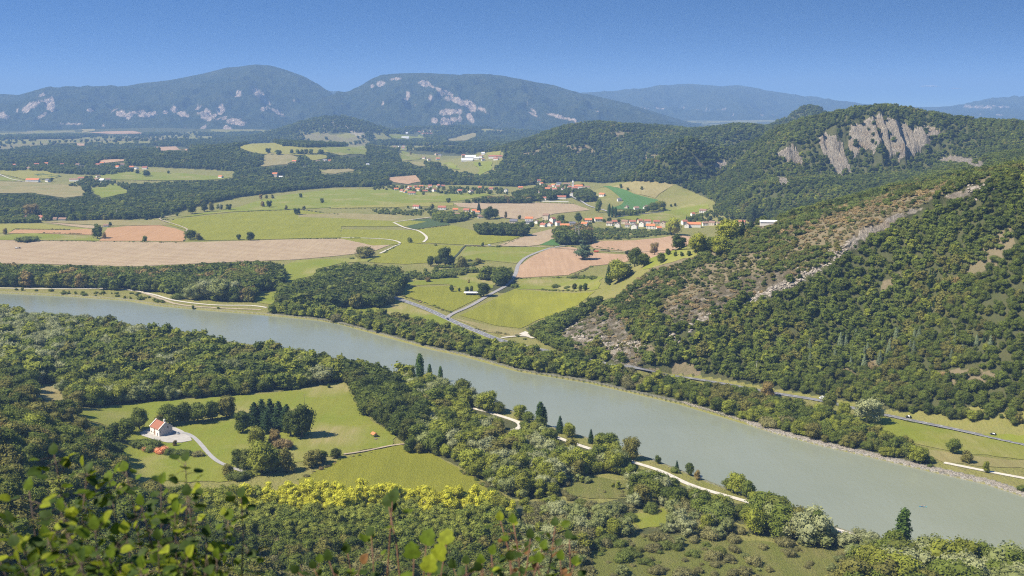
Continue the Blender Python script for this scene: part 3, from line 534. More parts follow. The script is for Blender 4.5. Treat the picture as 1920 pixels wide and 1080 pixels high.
# ------------------------------------------------------------------ far mountains, each its own range
mm = M('mountain_forest', .95, .05); a = mm.n('ShaderNodeAttribute', attribute_name='rock')
mc = mm.mix(mm.noise(.006, 6, .65, .35, .65), (.030, .050, .016), (.095, .105, .036)); mc = mm.mix(mm.math('MULTIPLY', mm.noise(.03, 3, .7, .4, .7), .6), mc, (.022, .034, .014))
rc = mm.mix(mm.noise(.03, 6, .75, .3, .7, mm.stretch((1, 1, .3))), (.30, .23, .18), (.85, .66, .50)); mm.col(mm.mix(a.outputs['Fac'], mc, rc)); mm.bump(mm.noise(.02, 6, .7), 30, 1)
def mountain(label, prof, D, foot, back, rocks, seed, nu=1100, nv=300, x0=-500, x1=2400):
    pr = np.array(prof, float); u = np.linspace(x0, x1, nu); pyc = np.interp(u, pr[:, 0], pr[:, 1])
    for _ in range(3): pyc[1:-1] = (pyc[:-2]+2*pyc[1:-1]+pyc[2:])/4
    Dc = D+500*(fbm(u, u*0, 320, 3, seed)-.5); dx, dy, dz = ray(u, pyc); zc = CAMZ+dz*Dc
    v = np.linspace(0, 1.35, nv); U, Vv = np.meshgrid(np.arange(nu), v, indexing='ij'); Dv = np.where(Vv <= 1, foot+(Dc[U]-foot)*Vv, Dc[U]+(Vv-1)/.35*back)
    X = dx[U]*Dv; Y = dy[U]*Dv; zb = np.maximum(zc[U], -40)
    t = np.clip(Vv, 0, 1); prof_ = t**1.35*(1-.18*np.sin(t*math.pi*2)*.6); Z = np.where(Vv <= 1, zb*prof_, zb*np.cos((Vv-1)/.35*math.pi/2))
    e = np.clip(t*(1-t)*4, 0, 1)*np.clip(zb/300, 0, 1)
    rd = 1-2*np.abs(fbm(X, Y*.5, 1300, 5, seed+3)-.5); r2 = 1-2*np.abs(fbm(X, Y*.7, 420, 4, seed+5)-.5)
    Z = Z+e*((rd-.78)*380+(r2-.75)*210+(1-2*np.abs(fbm(X, Y, 150, 3, seed+6)-.5)-.75)*70)+np.clip(zb/200, 0, 1)*(fbm(X, Y, 90, 3, seed)-.5)*14*(t < .999)
    Z = Z-25*(1-np.clip(t*12, 0, 1))
    qx, qy = proj(X, Y, Z); rk = np.zeros(X.shape); nz = fbm(X+Z*.3, Z*.30, 46, 4, seed+9)*.6+fbm(X, Z, 210, 3, seed+8)*.4
    for (cx, cy_, rx, ry, an, s) in rocks:
        ca, sa = math.cos(an), math.sin(an); ex = ((qx-cx)*ca+(qy-cy_)*sa)/rx; ey = (-(qx-cx)*sa+(qy-cy_)*ca)/ry
        rk = np.maximum(rk, s*np.exp(-(ex**2+ey**2)))
    rk = sstep(.60, .76, rk*1.0+(nz-.5)*2.6)*(rk > .14)*(Vv <= 1)
    Z = Z+rk*(fbm(X, Y, 60, 3, seed+12)-.5)*45
    i, j = np.meshgrid(np.arange(nu-1), np.arange(nv-1), indexing='ij'); b = (i*nv+j).ravel()
    me = npmesh('mountain', np.stack([X.ravel(), Y.ravel(), Z.ravel()], 1), np.stack([b, b+nv, b+nv+1, b+1], 1), mm.m, smooth=True)
    at = me.attributes.new('rock', 'FLOAT', 'POINT'); at.data.foreach_set('value', rk.ravel().astype(np.float32))
    tag(link('mountain', me), label, 'mountain', kind='structure')
mountain('long wooded mountain with a rounded summit and cliff bands, left of the gap', [(-500,185),(-100,178),(0,176),(35,178),(60,171),(110,166),(122,163),(215,165),(260,157),(320,150),(380,138),(425,127),(455,124),(480,121),(505,123),(530,129),(570,143),(600,160),(625,178),(650,196),(700,222),(760,250),(2400,300)], 11200, 8600, 1500,
 [(0,215,16,8,.3,1.1),(55,200,26,6,-.4,.8),(94,197,10,13,0,1.3),(80,216,14,4,-.5,.9),(70,178,12,3,-.1,.7),(232,213,20,7,.2,1.2),(272,214,28,7,0,1.3),(310,211,9,5,0,.9),(326,205,12,6,0,.8),(345,215,20,6,.2,1),(385,213,22,16,.2,1.15),(412,203,14,14,.2,.9),(448,176,9,9,0,.9),(480,172,22,6,.6,1),(500,190,22,5,.6,.7),(440,228,30,6,.2,1),(380,240,14,4,-.4,1.1),(425,243,16,6,.4,1),(520,210,22,4,.5,1),(495,205,6,4,0,1),(170,208,8,5,0,.6),(195,235,5,5,0,.5),(555,190,20,5,.5,.6),(530,178,16,4,.4,.5),(345,238,12,3,0,.6),(130,232,30,2,0,.5)], 3, x1=900)
mountain('flat topped wooded mountain scarred with pale pink cliffs, centre', [(-500,300),(520,250),(590,196),(615,182),(640,177),(655,173),(672,163),(695,149),(715,141),(740,138),(765,137),(800,137),(840,139),(870,141),(905,139),(935,141),(970,147),(1005,154),(1040,160),(1065,168),(1085,174),(1130,184),(1180,196),(1240,214),(1300,232),(1400,260),(2400,300)], 10600, 8400, 1500,
 [(713,157,14,6,-.2,1.25),(740,148,20,4,-.1,1.1),(700,161,6,3,0,1),(793,157,16,7,.2,1.3),(820,166,20,3,.4,1),(840,175,18,5,.3,1.2),(862,190,26,7,.35,1.35),(845,210,30,7,-.1,1),(885,200,12,8,.5,1),(800,182,20,6,.1,.8),(765,178,8,10,0,.7),(718,192,10,8,-.8,.8),(742,177,14,4,-.2,.7),(760,190,4,12,.2,.6),(815,226,8,7,0,1.2),(842,226,22,7,-.2,1.35),(880,222,20,7,.8,1),(920,215,28,6,.5,1),(905,205,14,6,.3,.9),(990,190,4,16,.1,.65),(1000,208,20,3,.6,.8),(1045,218,36,3,.25,1.2),(1000,215,22,2,.4,.9),(780,197,8,5,0,.8),(900,230,20,4,.4,.7),(1120,208,14,1.5,.1,.7),(1045,203,12,1.5,.1,.5)], 13, x0=450, x1=1450)
mountain('long pale blue mountain ridge fading to the right', [(-500,215),(560,205),(600,172),(640,174),(700,185),(900,182),(1000,178),(1085,174),(1140,171),(1190,168),(1225,163),(1260,159),(1295,157),(1330,160),(1355,162),(1370,160),(1400,163),(1440,170),(1458,173),(1470,174),(1490,179),(1530,184),(1560,189),(1590,190),(1620,195),(1660,197),(1700,200),(1760,201),(1790,199),(1820,193),(1850,187),(1880,186),(1920,181),(2000,176),(2400,170)], 17500, 13500, 2000,
 [(1210,222,40,2,0,.8),(1240,203,60,1.5,.02,.7),(1350,205,50,1.5,0,.5),(1850,200,50,3,0,.6),(1880,215,40,2,0,.6),(1420,215,50,2,0,.6),(1500,228,40,2,0,.6)], 23, nu=900, nv=170, x0=400)

# ------------------------------------------------------------------ haze over the whole valley
hm = bpy.data.materials.new('haze'); hm.use_nodes = True; t = hm.node_tree; t.nodes.clear()
pv = N(t, 'ShaderNodeVolumePrincipled'); pv.inputs['Color'].default_value = (.36, .60, 1.0, 1); pv.inputs['Density'].default_value = 7.6e-5; pv.inputs['Anisotropy'].default_value = .0
t.links.new(pv.outputs[0], N(t, 'ShaderNodeOutputMaterial').inputs['Volume'])
b = MB(); b.box(-28000, 28000, -1500, 30000, -160, 760); tag(link('haze', b.mesh('haze', hm)), 'thin blue haze hanging over the whole valley', 'haze', kind='stuff')


# ------------------------------------------------------------------ trees
def leaf_mat(name, c, var=.35, warm=(.10, .085, .025), wf=.3, trans=.38):
    m = M(name, .7, .15); oi = m.n('ShaderNodeObjectInfo'); r = oi.outputs['Random']
    lo = tuple(x*(1-var) for x in c); hi = tuple(x*(1+var) for x in c)
    k = m.mix(r, lo, hi); r2 = m.math('FRACT', m.math('MULTIPLY', r, 17.3)); wv = m.n('ShaderNodeMapRange'); wv.inputs[1].default_value = .70; wv.inputs[2].default_value = 1.0; m.l(r2, wv.inputs[0])
    k = m.mix(m.math('MULTIPLY', wv.outputs[0], wf), k, warm)
    f = m.noise(5.0, 3, .7, .35, .65); k = m.mix(m.math('MULTIPLY', f, .55), k, tuple(min(1, x*1.75) for x in c))
    m.col(k); tr = m.n('ShaderNodeBsdfTranslucent'); m.l(k, tr.inputs[0]); mx = m.n('ShaderNodeMixShader'); mx.inputs[0].default_value = trans
    m.l(m.b.outputs[0], mx.inputs[1]); m.l(tr.outputs[0], mx.inputs[2]); m.l(mx.outputs[0], m.t.nodes['Material Output'].inputs[0]); return m.m
bark = flat('bark', (.17, .135, .10), .95, .3, 3); palebark = flat('pale_bark', (.42, .39, .34), .9, .3, 3)
SP = {  # colour, shape
 'oak': ((.048, .066, .015), 'round'), 'broad': ((.075, .096, .020), 'round'), 'light': ((.130, .148, .026), 'round'),
 'olive': ((.105, .104, .032), 'round'), 'rust': ((.135, .105, .045), 'round'), 'willow': ((.122, .140, .062), 'billow'), 'silver': ((.170, .185, .112), 'billow'),
 'yellow': ((.27, .275, .035), 'tall'), 'sapling': ((.135, .155, .035), 'tall'), 'plane': ((.185, .20, .030), 'round'), 'column': ((.05, .085, .02), 'column'),
 'fir': ((.022, .042, .016), 'cone'), 'greyfir': ((.125, .155, .105), 'cone'), 'cedar': ((.05, .075, .045), 'tier'),
 'bush': ((.075, .095, .025), 'low'), 'brownbush': ((.185, .145, .085), 'low'), 'greybush': ((.115, .112, .055), 'low'), 'pink': ((.42, .19, .13), 'low')}
LM = {k: leaf_mat(k+'_leaves', tuple(q*g_ for q, g_ in zip(c, (1.68, 1.60, 1.25))), .5 if k in ('rust', 'brownbush') else .32, (.15, .12, .035) if k in ('oak', 'broad', 'light', 'olive', 'bush') else tuple(x*1.2 for x in c), .5) for k, (c, _) in SP.items()}
def lobes(shape, rs):
    L = []
    if shape == 'round':
        for i in range(15):
            a = rs.random()*6.28; r = .27*math.sqrt(rs.random()); z = .22+.58*rs.random()**.9; L.append((r*(1.1-.5*z)*math.cos(a), r*(1.1-.5*z)*math.sin(a), z, .10+.11*rs.random()))
        L += [(0, 0, .55, .25), (.1, .05, .32, .21), (-.1, -.05, .30, .20)]
    elif shape == 'billow':
        for i in range(17):
            a = rs.random()*6.28; r = .34*math.sqrt(rs.random()); L.append((r*math.cos(a), r*math.sin(a), .22+.58*rs.random()*(1-.7*r), .12+.09*rs.random()))
        L += [(0, 0, .45, .28)]
    elif shape == 'tall':
        for i in range(12):
            z = .25+.62*rs.random(); a = rs.random()*6.28; r = .13*rs.random(); L.append((r*math.cos(a), r*math.sin(a), z, .09+.08*(1-z)))
        L += [(0, 0, .45, .15), (0, 0, .62, .13)]
    elif shape == 'column':
        for i in range(16):
            z = .10+.84*i/15; L.append((.02*(rs.random()-.5), .02*(rs.random()-.5), z, .035+.065*math.sin(math.pi*min(1, (z+.05)))**.6))
    elif shape == 'cone':
        for i in range(14):
            z = .12+.82*i/13; L.append((0, 0, z, .02+.155*(1-z)**.9))
    elif shape == 'tier':
        for i in range(22):
            z = .14+.76*rs.random(); a = rs.random()*6.28; r = .38*(1-z*.8)*rs.random()**.5; L.append((r*math.cos(a), r*math.sin(a), z, .08+.10*(1-z)))
        L += [(0, 0, .45, .22), (0, 0, .7, .12)]
    elif shape == 'low':
        for i in range(8):
            a = rs.random()*6.28; r = .42*math.sqrt(rs.random()); L.append((r*math.cos(a), r*math.sin(a), .22+.38*rs.random()*(1-r), .20+.16*rs.random()))
    return np.array(L)
ICO = None
def ico():
    global ICO
    if ICO is None:
        import bmesh; bm = bmesh.new(); bmesh.ops.create_icosphere(bm, subdivisions=1, radius=1)
        ICO = (np.array([v.co[:] for v in bm.verts]), np.array([[v.index for v in f.verts] for f in bm.faces])); bm.free()
    return ICO
def crown_arrays(shape, seed, nl, ls):
    rs = np.random.default_rng(seed); L = lobes(shape, rs); w = L[:, 3]**2; w /= w.sum(); k = rs.choice(len(L), nl*3, p=w)
    d = rs.normal(size=(nl*3, 3)); d[:, 2] = d[:, 2]*.8+.25; d /= np.linalg.norm(d, axis=1)[:, None]
    sq = .62 if shape == 'tier' else 1.0
    p = L[k, :3]+d*L[k, 3:4]*(.84+.42*rs.random((nl*3, 1))**1.6)*np.array([1, 1, sq])
    dm = np.min(np.linalg.norm(p[:, None]-L[None, :, :3], axis=2)/L[None, :, 3], axis=1); keep = np.where(dm > .80)[0][:nl]; p = p[keep]; d = d[keep]; n = len(p)
    nn = d+rs.normal(size=(n, 3))*(.55 if shape != 'cone' else .4)
    if shape in ('cone', 'tier'): nn[:, 2] += .5
    nn /= np.linalg.norm(nn, axis=1)[:, None]; a = np.cross(nn, rs.normal(size=(n, 3))); a /= np.linalg.norm(a, axis=1)[:, None]; b = np.cross(nn, a)
    s = ls*(.55+.9*rs.random((n, 1))); c = .25*ls*nn
    Q = np.stack([p-a*s-c*.5, p-b*s*.7+c*.6, p+a*s-c*.5, p+b*s*.7+c*.6], 1).reshape(-1, 3); Fq = np.arange(n*4).reshape(n, 4)
    iv, fi = ico(); cv = []; cf = []
    for q, l in enumerate(L):
        j = 1+.25*(rs.random((len(iv), 1))-.5); cv.append(iv*l[3]*.86*j*np.array([1, 1, sq])+l[:3]); cf.append(fi+q*len(iv))
    cv = np.concatenate(cv); cf = np.concatenate(cf)
    V = np.concatenate([Q, cv]); Ft = np.concatenate([np.stack([Fq[:, 0], Fq[:, 1], Fq[:, 2]], 1), np.stack([Fq[:, 0], Fq[:, 2], Fq[:, 3]], 1), cf+len(Q)])
    V[:, 2] = np.maximum(V[:, 2], .0); return V, Ft
def trunk_arrays(shape, seed):
    rs = random.Random(seed); b = MB(); hgt = {'column': .5, 'cone': .8, 'tall': .6, 'low': .25}.get(shape, .55); r0 = {'column': .018, 'cone': .016, 'tall': .012, 'low': .02}.get(shape, .026)
    b.tube([(0, 0, -.03), (.01, 0, hgt*.4), (0, .01, hgt)], [r0*1.25, r0*.85, r0*.35], 6)
    if shape in ('round', 'billow', 'tier', 'low', 'tall'):
        for i in range(4):
            a = rs.random()*6.28; z = hgt*(.35+.5*rs.random()); b.tube([(0, 0, z), (.10*math.cos(a), .10*math.sin(a), z+.10), (.2*math.cos(a), .2*math.sin(a), z+.24)], [r0*.5, r0*.35, r0*.15], 5)
    V = np.array(b.v); T = []
    for f in b.f:
        for i in range(1, len(f)-1): T.append((f[0], f[i], f[i+1]))
    return V, np.array(T)
PROTO = {}
for si, (k, (c, shp)) in enumerate(SP.items()):
    for lod, (nl, ls) in {'near': (900, .028), 'far': (150, .062)}.items():
        PROTO[k, lod] = []
        for v in range(4 if lod == 'near' else 2):
            seed = si*31+v*7+(3 if lod == 'far' else 0); lsx = ls*(1.25 if shp == 'low' else .75 if shp in ('column', 'tall', 'cone') else 1)
            V, T = crown_arrays(shp, seed, nl, lsx); TV, TT = trunk_arrays(shp, seed)
            bk_ = palebark if k in ('sapling', 'yellow', 'silver') else bark
            whole = npmesh(k+'_tree', np.concatenate([V, TV]), np.concatenate([T, TT+len(V)]), [LM[k], bk_], np.r_[np.zeros(len(T)), np.ones(len(TT))])
            if lod == 'near':
                cr = npmesh(k+'_crown', V, T, LM[k]); tk = npmesh(k+'_trunk', TV, TT, bk_, smooth=True); PROTO[k, lod].append((whole, cr, tk))
            else: PROTO[k, lod].append((whole,))
# boulders and ledges
def rock_mesh(seed):
    import bmesh
    rs = np.random.default_rng(seed); bm = bmesh.new(); bmesh.ops.create_icosphere(bm, subdivisions=2, radius=1)
    V = np.array([v.co[:] for v in bm.verts])
    for _ in range(9):
        d = rs.normal(size=3); d /= np.linalg.norm(d); h = .45+.4*rs.random(); q = V@d; V -= np.outer(np.maximum(q-h, 0), d)
    V *= np.array([1, .6+.4*rs.random(), .55+.5*rs.random()]); Fc = np.array([[v.index for v in f.verts] for f in bm.faces]); bm.free(); return V, Fc
rockm = M('limestone', .9, .2); rockm.col(rockm.mix(rockm.noise(2.5, 5, .7, .3, .7), (.24, .20, .155), (.50, .44, .365))); rockm.bump(rockm.noise(4, 5, .7), .2)
PROTO['rock', 'far'] = [(npmesh('boulder', *rock_mesh(s), rockm.m),) for s in range(4)]

KIND_OF = {'oak':'broadleaf_tree','broad':'broadleaf_tree','light':'broadleaf_tree','olive':'broadleaf_tree','rust':'broadleaf_tree','plane':'plane_tree','willow':'willow_tree','silver':'willow_tree','yellow':'yellow_tree','sapling':'sapling','column':'poplar_tree','fir':'fir_tree','greyfir':'fir_tree','cedar':'cedar_tree','bush':'shrub','brownbush':'shrub','greybush':'shrub','pink':'shrub'}
CATS = {'broadleaf_tree':'tree','plane_tree':'tree','willow_tree':'willow','yellow_tree':'tree','sapling':'young tree','poplar_tree':'poplar','fir_tree':'fir tree','cedar_tree':'cedar','shrub':'shrub'}
WORD = {'oak':'dark green broadleaf tree','broad':'mid green broadleaf tree','light':'light yellow green broadleaf tree','olive':'olive tinged broadleaf tree','rust':'rust brown broadleaf tree','plane':'yellow green plane tree','willow':'grey green willow tree','silver':'pale silvery willow tree','yellow':'bright yellow leaved tree','sapling':'slender green young poplar','column':'dark narrow poplar','fir':'dark pointed fir tree','greyfir':'grey pointed fir tree','cedar':'cedar with tiers of dark boughs','bush':'green bush','brownbush':'dry brown bush','greybush':'grey green bush','pink':'pink flowering bush'}
NOTREE = []   # (x, y, r): buildings
def tree(px, py, h, spc, label, group=None, parts=True, at=None, wid=1.0):
    """one named tree; h in survey pixels above its foot"""
    x, y, z = at or W1(px, py); f = y*cp-(z-CAMZ)*sp
    hm_ = h*f/F if not at else h; near = f < 1500; lod = 'near' if (near or h > 14 and not at) else 'far'
    v = random.randrange(len(PROTO[spc, lod])); pr = PROTO[spc, lod][v]; kd = KIND_OF[spc]
    if parts and len(pr) == 3:
        r = bpy.data.objects.new(kd, None); COL.objects.link(r); link('crown', pr[1], r); link('trunk', pr[2], r)
    else: r = link(kd, pr[0])
    r.location = (x, y, z-.2); r.rotation_euler = (0, 0, random.random()*6.28); s = hm_*1.04; r.scale = (s*wid, s*wid, s)
    tag(r, label, CATS[kd], group); return r

VIS = []
for P_, st_ in (([(890,767),(940,781),(972,792)], 4), ([(1042,820),(1108,842)], 4), ([(1187,868),(1240,884),(1300,912),(1340,925)], 4), ([(1350,928),(1400,941)], 5), ([(1556,990),(1570,994)], 3), ([(740,558),(800,580),(850,603),(900,624),(948,641)], 6), ([(1262,703),(1338,716)], 6), ([(1452,737),(1540,751),(1600,765),(1700,786),(1780,802),(1857,819),(1918,833)], 6), ([(428,638),(472,644)], 4), ([(850,588),(920,552),(950,535),(966,515)], 6), ([(645,853),(735,836)], 6), ([(1015,379),(1066,380)], 4), ([(1395,566),(1440,548),(1500,527),(1550,497),(1575,480)], 5), ([(1590,462),(1615,448)], 7), ([(1695,408),(1735,392)], 6), ([(1765,380),(1785,372)], 6), ([(1060,632),(1100,612),(1180,600)], 7)):
    for (a, b), (c, d) in zip(P_[:-1], P_[1:]):
        for t in np.linspace(0, 1, max(2, int(math.hypot(c-a, d-b)/st_))): VIS.append((a+(c-a)*t, b+(d-b)*t))
VIS += [(303, 808), (285, 812), (320, 808), (340, 815), (1074, 345), (1084, 352), (1092, 352), (885, 552), (877, 552), (702, 818), (1118, 473)]
FBB = [(min(p[0] for p in q), max(p[0] for p in q), min(p[1] for p in q), max(p[1] for p in q), q) for q in FPX]
def blocks(X, Y, h, wr=.33, free=False):
    Z = H(X, Y); bx, by = proj(X, Y, Z); _, ty = proj(X, Y, Z+h*.9); f = Y*cp-(Z-CAMZ)*sp; hw = wr*h*F/f; bad = np.zeros(len(X), bool)
    for (a, b) in VIS: bad |= (np.abs(bx-a) < hw) & (ty < b) & (by > b-1)
    for yy, (x0, x1, y0, y1, q) in ([] if free else [(y_, f_) for y_ in (ty, ty*.5+by*.5) for f_ in FBB]):
        m = (bx > x0) & (bx < x1) & (yy > y0) & (yy < y1)
        if m.any(): k = np.where(m)[0]; bad[k] |= inpoly(bx[k], yy[k], q)
    return bad
SCAT = []  # scatter results: arrays
def scatter(wood, cands, mix, hr, label, group, free=False):
    """cands (n,2) world points; mix {species: weight}"""
    n = len(cands)
    if not n: return
    ks = list(mix); w = np.array([mix[k] for k in ks], float); w /= w.sum()
    pn = fbm(cands[:, 0], cands[:, 1], 60, 3, len(wood)); u = np.clip((pn-.25)/.5, 0, .999)*.55+RNG.random(n)*.45
    sp = np.searchsorted(np.cumsum(w), np.clip(u, 0, .9999)); h = hr[0]+(hr[1]-hr[0])*RNG.random(n)**1.3
    ok = ~blocks(cands[:, 0], cands[:, 1], h, free=free); spn = np.array(ks)[np.clip(sp, 0, len(ks)-1)]
    SCAT.append(dict(wood=wood, xy=cands[ok], sp=spn[ok], h=h[ok], label=label, group=group))
def lattice(x0, x1, y0, y1, s):
    X, Y = np.meshgrid(np.arange(x0, x1, s), np.arange(y0, y1, s*.87)); X = X+(np.arange(X.shape[0])[:, None] % 2)*s*.5
    X = X.ravel()+(RNG.random(X.size)-.5)*s*.8; Y = Y.ravel()+(RNG.random(Y.size)-.5)*s*.8; return X, Y
def cand(poly, s, d0, d1, excl=(), dens=None, edge=0, box=None):
    """points standing inside a surveyed outline"""
    if box: x0, x1, y0, y1 = box
    else:
        P0 = np.array(poly, float); a, b, _ = Wn(P0[:, 0], P0[:, 1]); x0, x1, y0, y1 = a.min(), a.max(), b.min(), b.max()
    X, Y = lattice(x0, x1, y0, y1, s); R = np.hypot(X, Y); k = (R > d0) & (R < d1) & (np.abs(X) < Y*.62+60); X = X[k]; Y = Y[k]
    Z = H(X, Y); qx, qy = proj(X, Y, Z); k = inpoly(qx, qy, poly) & (qx > -430) & (qx < 2300) & (qy < 1330)
    for e in excl: k &= ~inpoly(qx, qy, e)
    k &= bil(GD, X, Y) > 1.5
    X, Y, qx, qy = X[k], Y[k], qx[k], qy[k]
    for c, w_ in ROADPTS:
        if len(X):
            lo = c.min(0)-12; hi = c.max(0)+12; m = (X > lo[0]) & (X < hi[0]) & (Y > lo[1]) & (Y < hi[1])
            if m.any():
                d = segdist(X[m], Y[m], [tuple(q) for q in c[::4]]); kk = np.ones(len(X), bool); kk[np.where(m)[0][d < w_/2+2.2]] = False; X, Y, qx, qy = X[kk], Y[kk], qx[kk], qy[kk]
    for (hx, hy, r_) in NOTREE:
        kk = ~(((X-hx)**2+(Y-hy)**2 < r_*r_) | ((np.abs(X-hx*(Y/hy)) < r_*.6) & (Y < hy) & (Y > hy-r_*2.2))); X, Y, qx, qy = X[kk], Y[kk], qx[kk], qy[kk]
    if dens is not None:
        kk = RNG.random(len(X)) < dens(X, Y, qx, qy); X, Y = X[kk], Y[kk]
    return np.stack([X, Y], 1)


# ------------------------------------------------------------------ buildings
ROOFC = dict(o=flat('orange_tiles', (.56,.20,.085), .85, .2, 2), r=flat('red_tiles', (.36,.135,.085), .85, .25, 2), b=flat('brown_tiles', (.27,.165,.115), .85, .25, 2), g=flat('grey_slates', (.15,.145,.17), .7, .2, 2), w=flat('white_sheet_roof', (.72,.71,.73), .6, .05, 2))
WALLC = dict(w=flat('white_render', (.78,.74,.68), .9, .06, 1), c=flat('cream_render', (.60,.50,.38), .9, .1, 1), s=flat('rubble_stone', (.50,.45,.40), .95, .3, 2.2))
glassm = flat('window_dark', (.025,.03,.035), .2, .1, 1, .6); shutm = flat('brown_wood', (.20,.09,.05), .7, .2, 3); chm = flat('chimney_render', (.55,.42,.34), .9, .15, 2)
ORD = ['first','second','third','fourth','fifth','sixth','seventh','eighth','ninth','tenth','eleventh','twelfth','thirteenth','fourteenth','fifteenth','sixteenth','seventeenth','eighteenth','nineteenth','twentieth']
def wall_mesh(w, d, h, rh, para=0.0, m=None):
    b = MB(); x0, x1, y0, y1 = -w/2, w/2, -d/2, d/2
    b.face([(x0,y0,-1.5),(x1,y0,-1.5),(x1,y0,h),(x0,y0,h)]); b.face([(x1,y1,-1.5),(x0,y1,-1.5),(x0,y1,h),(x1,y1,h)])
    b.face([(x1,y0,-1.5),(x1,y1,-1.5),(x1,y1,h),(x1,0,h+rh),(x1,y0,h)]); b.face([(x0,y1,-1.5),(x0,y0,-1.5),(x0,y0,h),(x0,0,h+rh),(x0,y1,h)])
    return b.mesh('wall', m)
def roof_mesh(w, d, h, rh, over, m, th=.22, hip=0.0):
    b = MB(); X = w/2+over; Y = d/2+over; e = over*rh/(d/2); z0 = h-e; zr = h+rh; rx = X-hip
    for t, fl_ in ((th, 0), (0.02, 1)):
        q = [(-X,-Y,z0+t),(X,-Y,z0+t),(rx,0,zr+t),(-rx,0,zr+t),(X,Y,z0+t),(-X,Y,z0+t)]
        for f in ((0,1,2,3),(4,5,3,2),(1,4,2),(5,0,3)):
            if fl_ and len(f) == 3 and not hip: continue
            if not fl_ and len(f) == 3 and not hip: continue
            P_ = [q[i] for i in f]; b.face(P_[::-1] if fl_ else P_)
    a = [(-X,-Y),(X,-Y),(X,Y),(-X,Y)]
    for (p, z1), (q, z2) in ((((-X,-Y),z0),((X,-Y),z0)),(((X,Y),z0),((-X,Y),z0))): b.face([(*p,z1+.02),(*q,z2+.02),(*q,z2+th),(*p,z1+th)])
    if not hip:
        for s in (-1, 1):
            for t in (-1, 1): b.face([(s*X,t*Y,z0+.02),(s*X,0,zr+.02),(s*X,0,zr+th),(s*X,t*Y,z0+th)])
    return b.mesh('roof', m)
def house(px, py, w, d, h, rot, rc, wc, label, group=None, rh=None, cat='house', name='house', chimney=True, wins=True, pos=None, over=.5, hip=0.0):
    x, y, z = pos or W1(px, py); rh = rh or d*.34
    r = bpy.data.objects.new(name, None); COL.objects.link(r); r.location = (x, y, z); r.rotation_euler = (0, 0, math.radians(rot)); tag(r, label, cat, group)
    link('wall', wall_mesh(w, d, h, rh if not hip else 0.0, m=WALLC[wc]), r); rf = link('roof', roof_mesh(w, d, h, rh, over, ROOFC[rc], hip=hip), r)
    if chimney:
        b = MB(); cx = w*.22*random.choice((-1, 1)); b.box(cx-.45, cx+.45, .5, 1.3, h+rh*.55, h+rh+1.1); b.box(cx-.55, cx+.55, .4, 1.4, h+rh+1.1, h+rh+1.3); link('chimney', b.mesh('chimney', chm), rf)
    if wins and y < 3200:
        n = max(2, int(w/4.5)); wm_ = MB(); wm_.box(-.55, .55, -.06, .06, -.75, .75); wmm = wm_.mesh('window', glassm)
        for s in (-1, 1):
            for i in range(n):
                o = link('window', wmm, r); o.location = (-w/2+(i+.5)*w/n, s*(d/2+.03), min(h-1.2, 1.9))
        if h > 4.6:
            for i in range(n): o = link('window', wmm, r); o.location = (-w/2+(i+.5)*w/n, -(d/2+.03), h-1.2)
        for s in (-1, 1): o = link('window', wmm, r); o.location = (s*(w/2+.03), 0, h-.4); o.rotation_euler = (0, 0, math.pi/2)
    NOTREE.append((x, y, max(w, d)*.62+3)); return r
